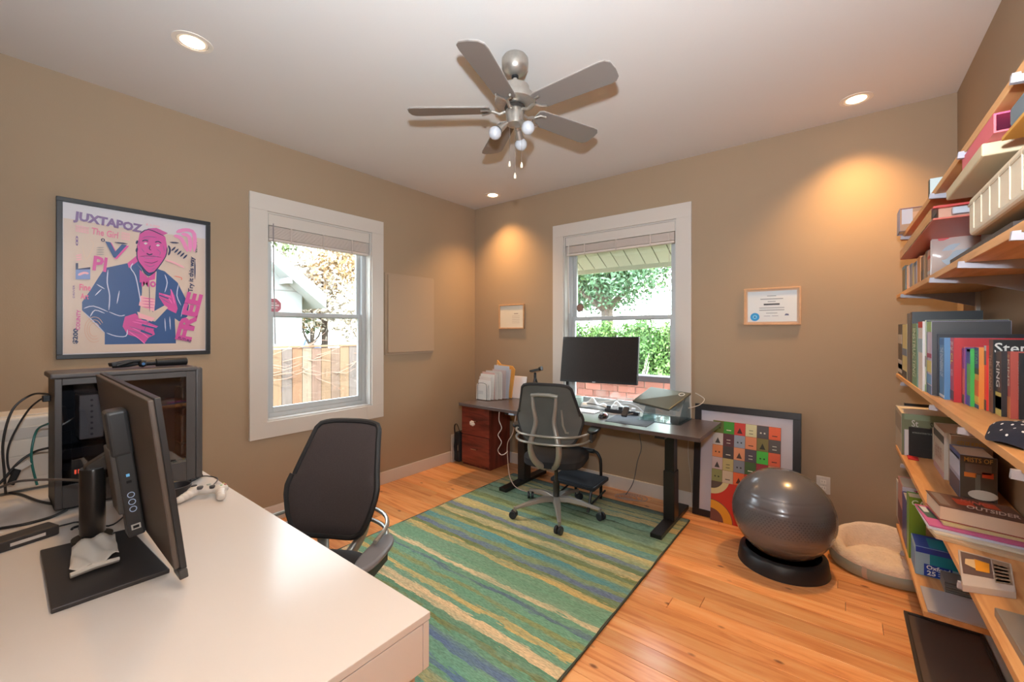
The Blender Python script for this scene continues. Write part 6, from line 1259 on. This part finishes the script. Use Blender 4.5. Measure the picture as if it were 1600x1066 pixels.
# neighbour roof and pole
nb = thing('neighbour_house', (3.3, 19, GZ), 'pale house with a light gabled roof far behind the hedge', 'house')
MB().box(1.2, 8.5, 17, 22, GZ, 2.3).build('wall', M((196, 186, 170), .8), nb)
MB().prism([(.6, 16.6, 2.2), (4.6, 16.6, 2.2), (2.0, 16.6, 3.75)], (0, 6, 0)).build('gable', M((190, 180, 160), .8), nb)
MB().prism([(1.9, 16.4, 3.95), (4.9, 16.4, 2.1), (4.9, 16.4, 1.95), (1.9, 16.4, 3.75)], (0, 6.4, 0)).build('roof', M((236, 226, 216), .7), nb); MB().prism([(1.95, 16.4, 3.95), (.3, 16.4, 2.1), (.3, 16.4, 1.95), (1.95, 16.4, 3.75)], (0, 6.4, 0)).build('roof', M((226, 216, 206), .7), nb)
o = MB().cyl((4.55, 17.2-4, GZ), (4.55, 13.2, 4.3), .05, n=8).build('utility_pole', M((180, 160, 150), .8)); tag(o, 'thin utility pole outside the right part of the back window', 'pole')
# low brick wall with cap below the back window
bw = thing('brick_garden_wall', (1.2, 1.15, GZ), 'low red brick garden wall with a dark cap outside the back window', 'wall')
MB().box(-1.4, 3.2, 1.10, 1.20, GZ, .86).build('mortar_core', M((176, 166, 160), .9), bw)
for r_ in range(7):
    for c2 in range(21):
        x = -1.4+.215*c2+(.1075 if r_ % 2 else 0)
        if r_ > 2 or True: MB().box(x+.006, min(x+.209, 3.2), 1.088, 1.212, GZ+1.31-(r_+1)*.076+.006, GZ+1.31-r_*.076).build('brick', M((160, 108, 98), .85, rnd=.3), bw)
MB().box(-1.45, 3.25, 1.05, 1.25, .86, .925).build('wall_cap', M((56, 44, 48), .7), bw, bevel=.006)
# sloping eave over the back window
ev = thing('roof_eave', (1.7, .35, 2.1), 'pale sloping boarded eave above the outside of the back window', 'eave')
EM = M((190, 192, 172), .7)
x = .0; 
while x < 3.4:
    MB().prism([(x+.005, T+.004, 2.32), (x+.135, T+.004, 2.32), (x+.135, .56, 2.105), (x+.005, .56, 2.105)], (0, 0, .012)).build('soffit_board', EM, ev); x += .14
MB().box(-.05, 3.45, .56, .585, 2.06, 2.14).build('fascia', EM, ev, bevel=.002)
MB().prism([(-.05, T+.004, 2.336), (3.45, T+.004, 2.336), (3.45, .56, 2.121), (-.05, .56, 2.121)], (0, 0, .02)).build('roof_deck', M((90, 80, 74), .9), ev)
# ---- outside the left window: board fence, white house, trees
fn = thing('wooden_fence', (-2.6, -.8, GZ), 'weathered cedar board fence outside the left window', 'fence')
fcols = [(206, 160, 120), (190, 150, 124), (214, 166, 124), (180, 156, 144), (210, 150, 108), (222, 190, 160), (196, 150, 126)]
y_ = -3.4; k = 0; rr = random.Random(9)
while y_ < 2.6:
    w_ = rr.uniform(.125, .15); top_ = 1.19+rr.uniform(-.01, .01)
    MB().box(-2.62+rr.uniform(-.004, .004), -2.60, y_, y_+w_-.008, GZ, top_).build('fence_board', M(tuple(v*.52 for v in fcols[k % 7]), .85, noise=.15, nscale=6.0, stretch=(1, 6, .6)), fn); y_ += w_; k += 1
for z in (.0, .96): MB().box(-2.66, -2.622, -3.4, 2.6, z, z+.09).build('fence_rail', M((130, 96, 74), .85), fn)
MB().box(-2.66, -2.59, -3.4, 2.6, 1.20, 1.225).build('cap_rail', M((126, 90, 66), .85), fn)
wh = thing('white_house', (-6.5, -3, GZ), 'white neighbour house with an overhanging gable outside the left window', 'house')
WH = M((132, 136, 136), .8)
yw = at('x', -6.0, 472, 560).y
MB().box(-12, -6.0, yw-7, yw, GZ, 2.3).build('wall', WH, wh)
r0, r1 = at('x', -5.6, 510, 462), at('x', -5.6, 415, 378); sl = (r1.z-r0.z)/(r0.y-r1.y)
pk = Vector((0, yw-3.5, r0.z+sl*(r0.y-(yw-3.5))))
MB().prism([(-6.0, yw, 2.29), (-6.0, yw, r0.z+sl*(r0.y-yw)-.1), (-6.0, pk.y, pk.z-.1), (-6.0, yw-7, 2.29)], (-6, 0, 0)).build('gable_wall', WH, wh)
MB().prism([(-5.6, r0.y, r0.z), (-5.6, pk.y, pk.z), (-5.6, pk.y, pk.z-.28), (-5.6, r0.y, r0.z-.28)], (-6.5, 0, 0)).build('roof_slope', M((150, 152, 154), .7), wh)
MB().prism([(-5.62, r0.y+.02, r0.z+.02), (-5.62, pk.y, pk.z+.02), (-5.62, pk.y, pk.z), (-5.62, r0.y+.02, r0.z)], (-6.5, 0, 0)).build('roof_shingles', M((120, 124, 128), .8), wh)
for k in range(4):
    t = .2+.22*k; p = Vector((-5.62, r0.y+(pk.y-r0.y)*t, r0.z+(pk.z-r0.z)*t-.28)); MB().box(-6.0, -5.62, p.y-.05, p.y+.05, p.z-.12, p.z-.0).build('rafter_tail', WH, wh)
AUT = leafmat((222, 176, 120), .62); YEL = leafmat((196, 196, 96), .58); PALE = leafmat((226, 208, 186), .68)
tree((-15.5, 3.0, GZ), 9.5, (2.2, 2.2, 3.1), 'yellow-green tree seen through the upper left window sash', G3, YEL, 31, crown_z=5.0, n=4200, size=.14)
tree((-9.0, 2.9, GZ), 6.5, (1.6, 1.7, 2.1), 'orange autumn tree at the right of the left window view', AUT, PALE, 32, crown_z=3.4, n=5200, size=.09)
tree((-17, -2.4, GZ), 10.5, (2.6, 2.4, 2.0), 'pale green tree rising behind the white house roof', G2, PALE, 33, crown_z=5.6, n=2600, size=.12)
tree((-4.3, 1.75, GZ), 3.2, (1.0, 1.15, 1.15), 'pale blossoming shrub tree behind the board fence', PALE, leafmat((206, 196, 150), .8), 34, crown_z=2.1, n=6000, size=.05, name='blossom_tree', tr=.05)
tree((-14, at('x', -14, 486, 510).y, GZ), 3.6, (.9, .9, 1.2), 'dark green bush behind the corner of the white house', G2, G2, 35, crown_z=2.3, n=1600, size=.09, name='garden_bush', cat='bush', blobs=3)
r = thing('leafy_shrub', (-1.45, .12, GZ), 'light green leafy shrub low at the right of the left window', 'shrub')
foliage('foliage', (-1.5, -.12, .52), (.30, .30, .36), 420, .05, leafmat((156, 204, 84), 0), r, 90, shell=.2)
foliage('foliage', (-1.45, .05, .85), (.22, .22, .3), 220, .05, leafmat((180, 206, 110), 0), r, 91, shell=.2)
rr = random.Random(4)
for k in range(9):
    a = rr.uniform(0, 6.28); MB().tube([(-1.45, 0, GZ), (-1.45+.1*math.cos(a), -.05+.1*math.sin(a), .4), (-1.5+.3*math.cos(a), -.05+.35*math.sin(a), .75+rr.random()*.3)], [.012, .008, .003], 5).build('twig', M((176, 140, 120), .9), r)
vb = thing('bare_vine', (-2.55, -.3, GZ), 'tangle of bare pinkish vine twigs along the top of the board fence', 'vine')
for k in range(46):
    y0 = rr.uniform(-1.3, .9); z0 = rr.uniform(.75, 1.25); a = rr.uniform(-.5, .5)
    MB().tube([(-2.60, y0, z0), (-2.52, y0+.18, z0+a*.2), (-2.56, y0+.38, z0+a*.35+rr.uniform(-.1, .1))], [.006, .004, .002], 4).build('twig', M((140, 110, 96), .9), vb)
c0 = at('x', -32, 489, 535)
cr_ = thing('parked_car', (-34, c0.y, GZ), 'small dark blue car parked far away, just above the board fence', 'car')
MB().prism([(-32, c0.y-.85, GZ+.3), (-32, c0.y+.85, GZ+.3), (-32, c0.y+.85, .2), (-32.5, c0.y+.62, .72), (-32.5, c0.y-.62, .72), (-32, c0.y-.85, .2)][:4]+[(-32, c0.y+.62, .72), (-32, c0.y-.62, .72), (-32, c0.y-.85, .2)], (-4, 0, 0)).build('car_body', M((40, 56, 84), .3, .3), cr_, bevel=.06)
MB().prism([(-31.98, c0.y-.68, .26), (-31.98, c0.y+.68, .26), (-31.98, c0.y+.55, .64), (-31.98, c0.y-.55, .64)], (-.02, 0, 0)).build('windscreen', M((120, 140, 160), .1), cr_)
for dy in (-.75, .75):
    for dx in (-32.8, -35.2): MB().cyl((dx, c0.y+dy-.1, GZ+.32), (dx, c0.y+dy+.1, GZ+.32), .32, n=18).build('wheel', BLACK, cr_, smooth=True)
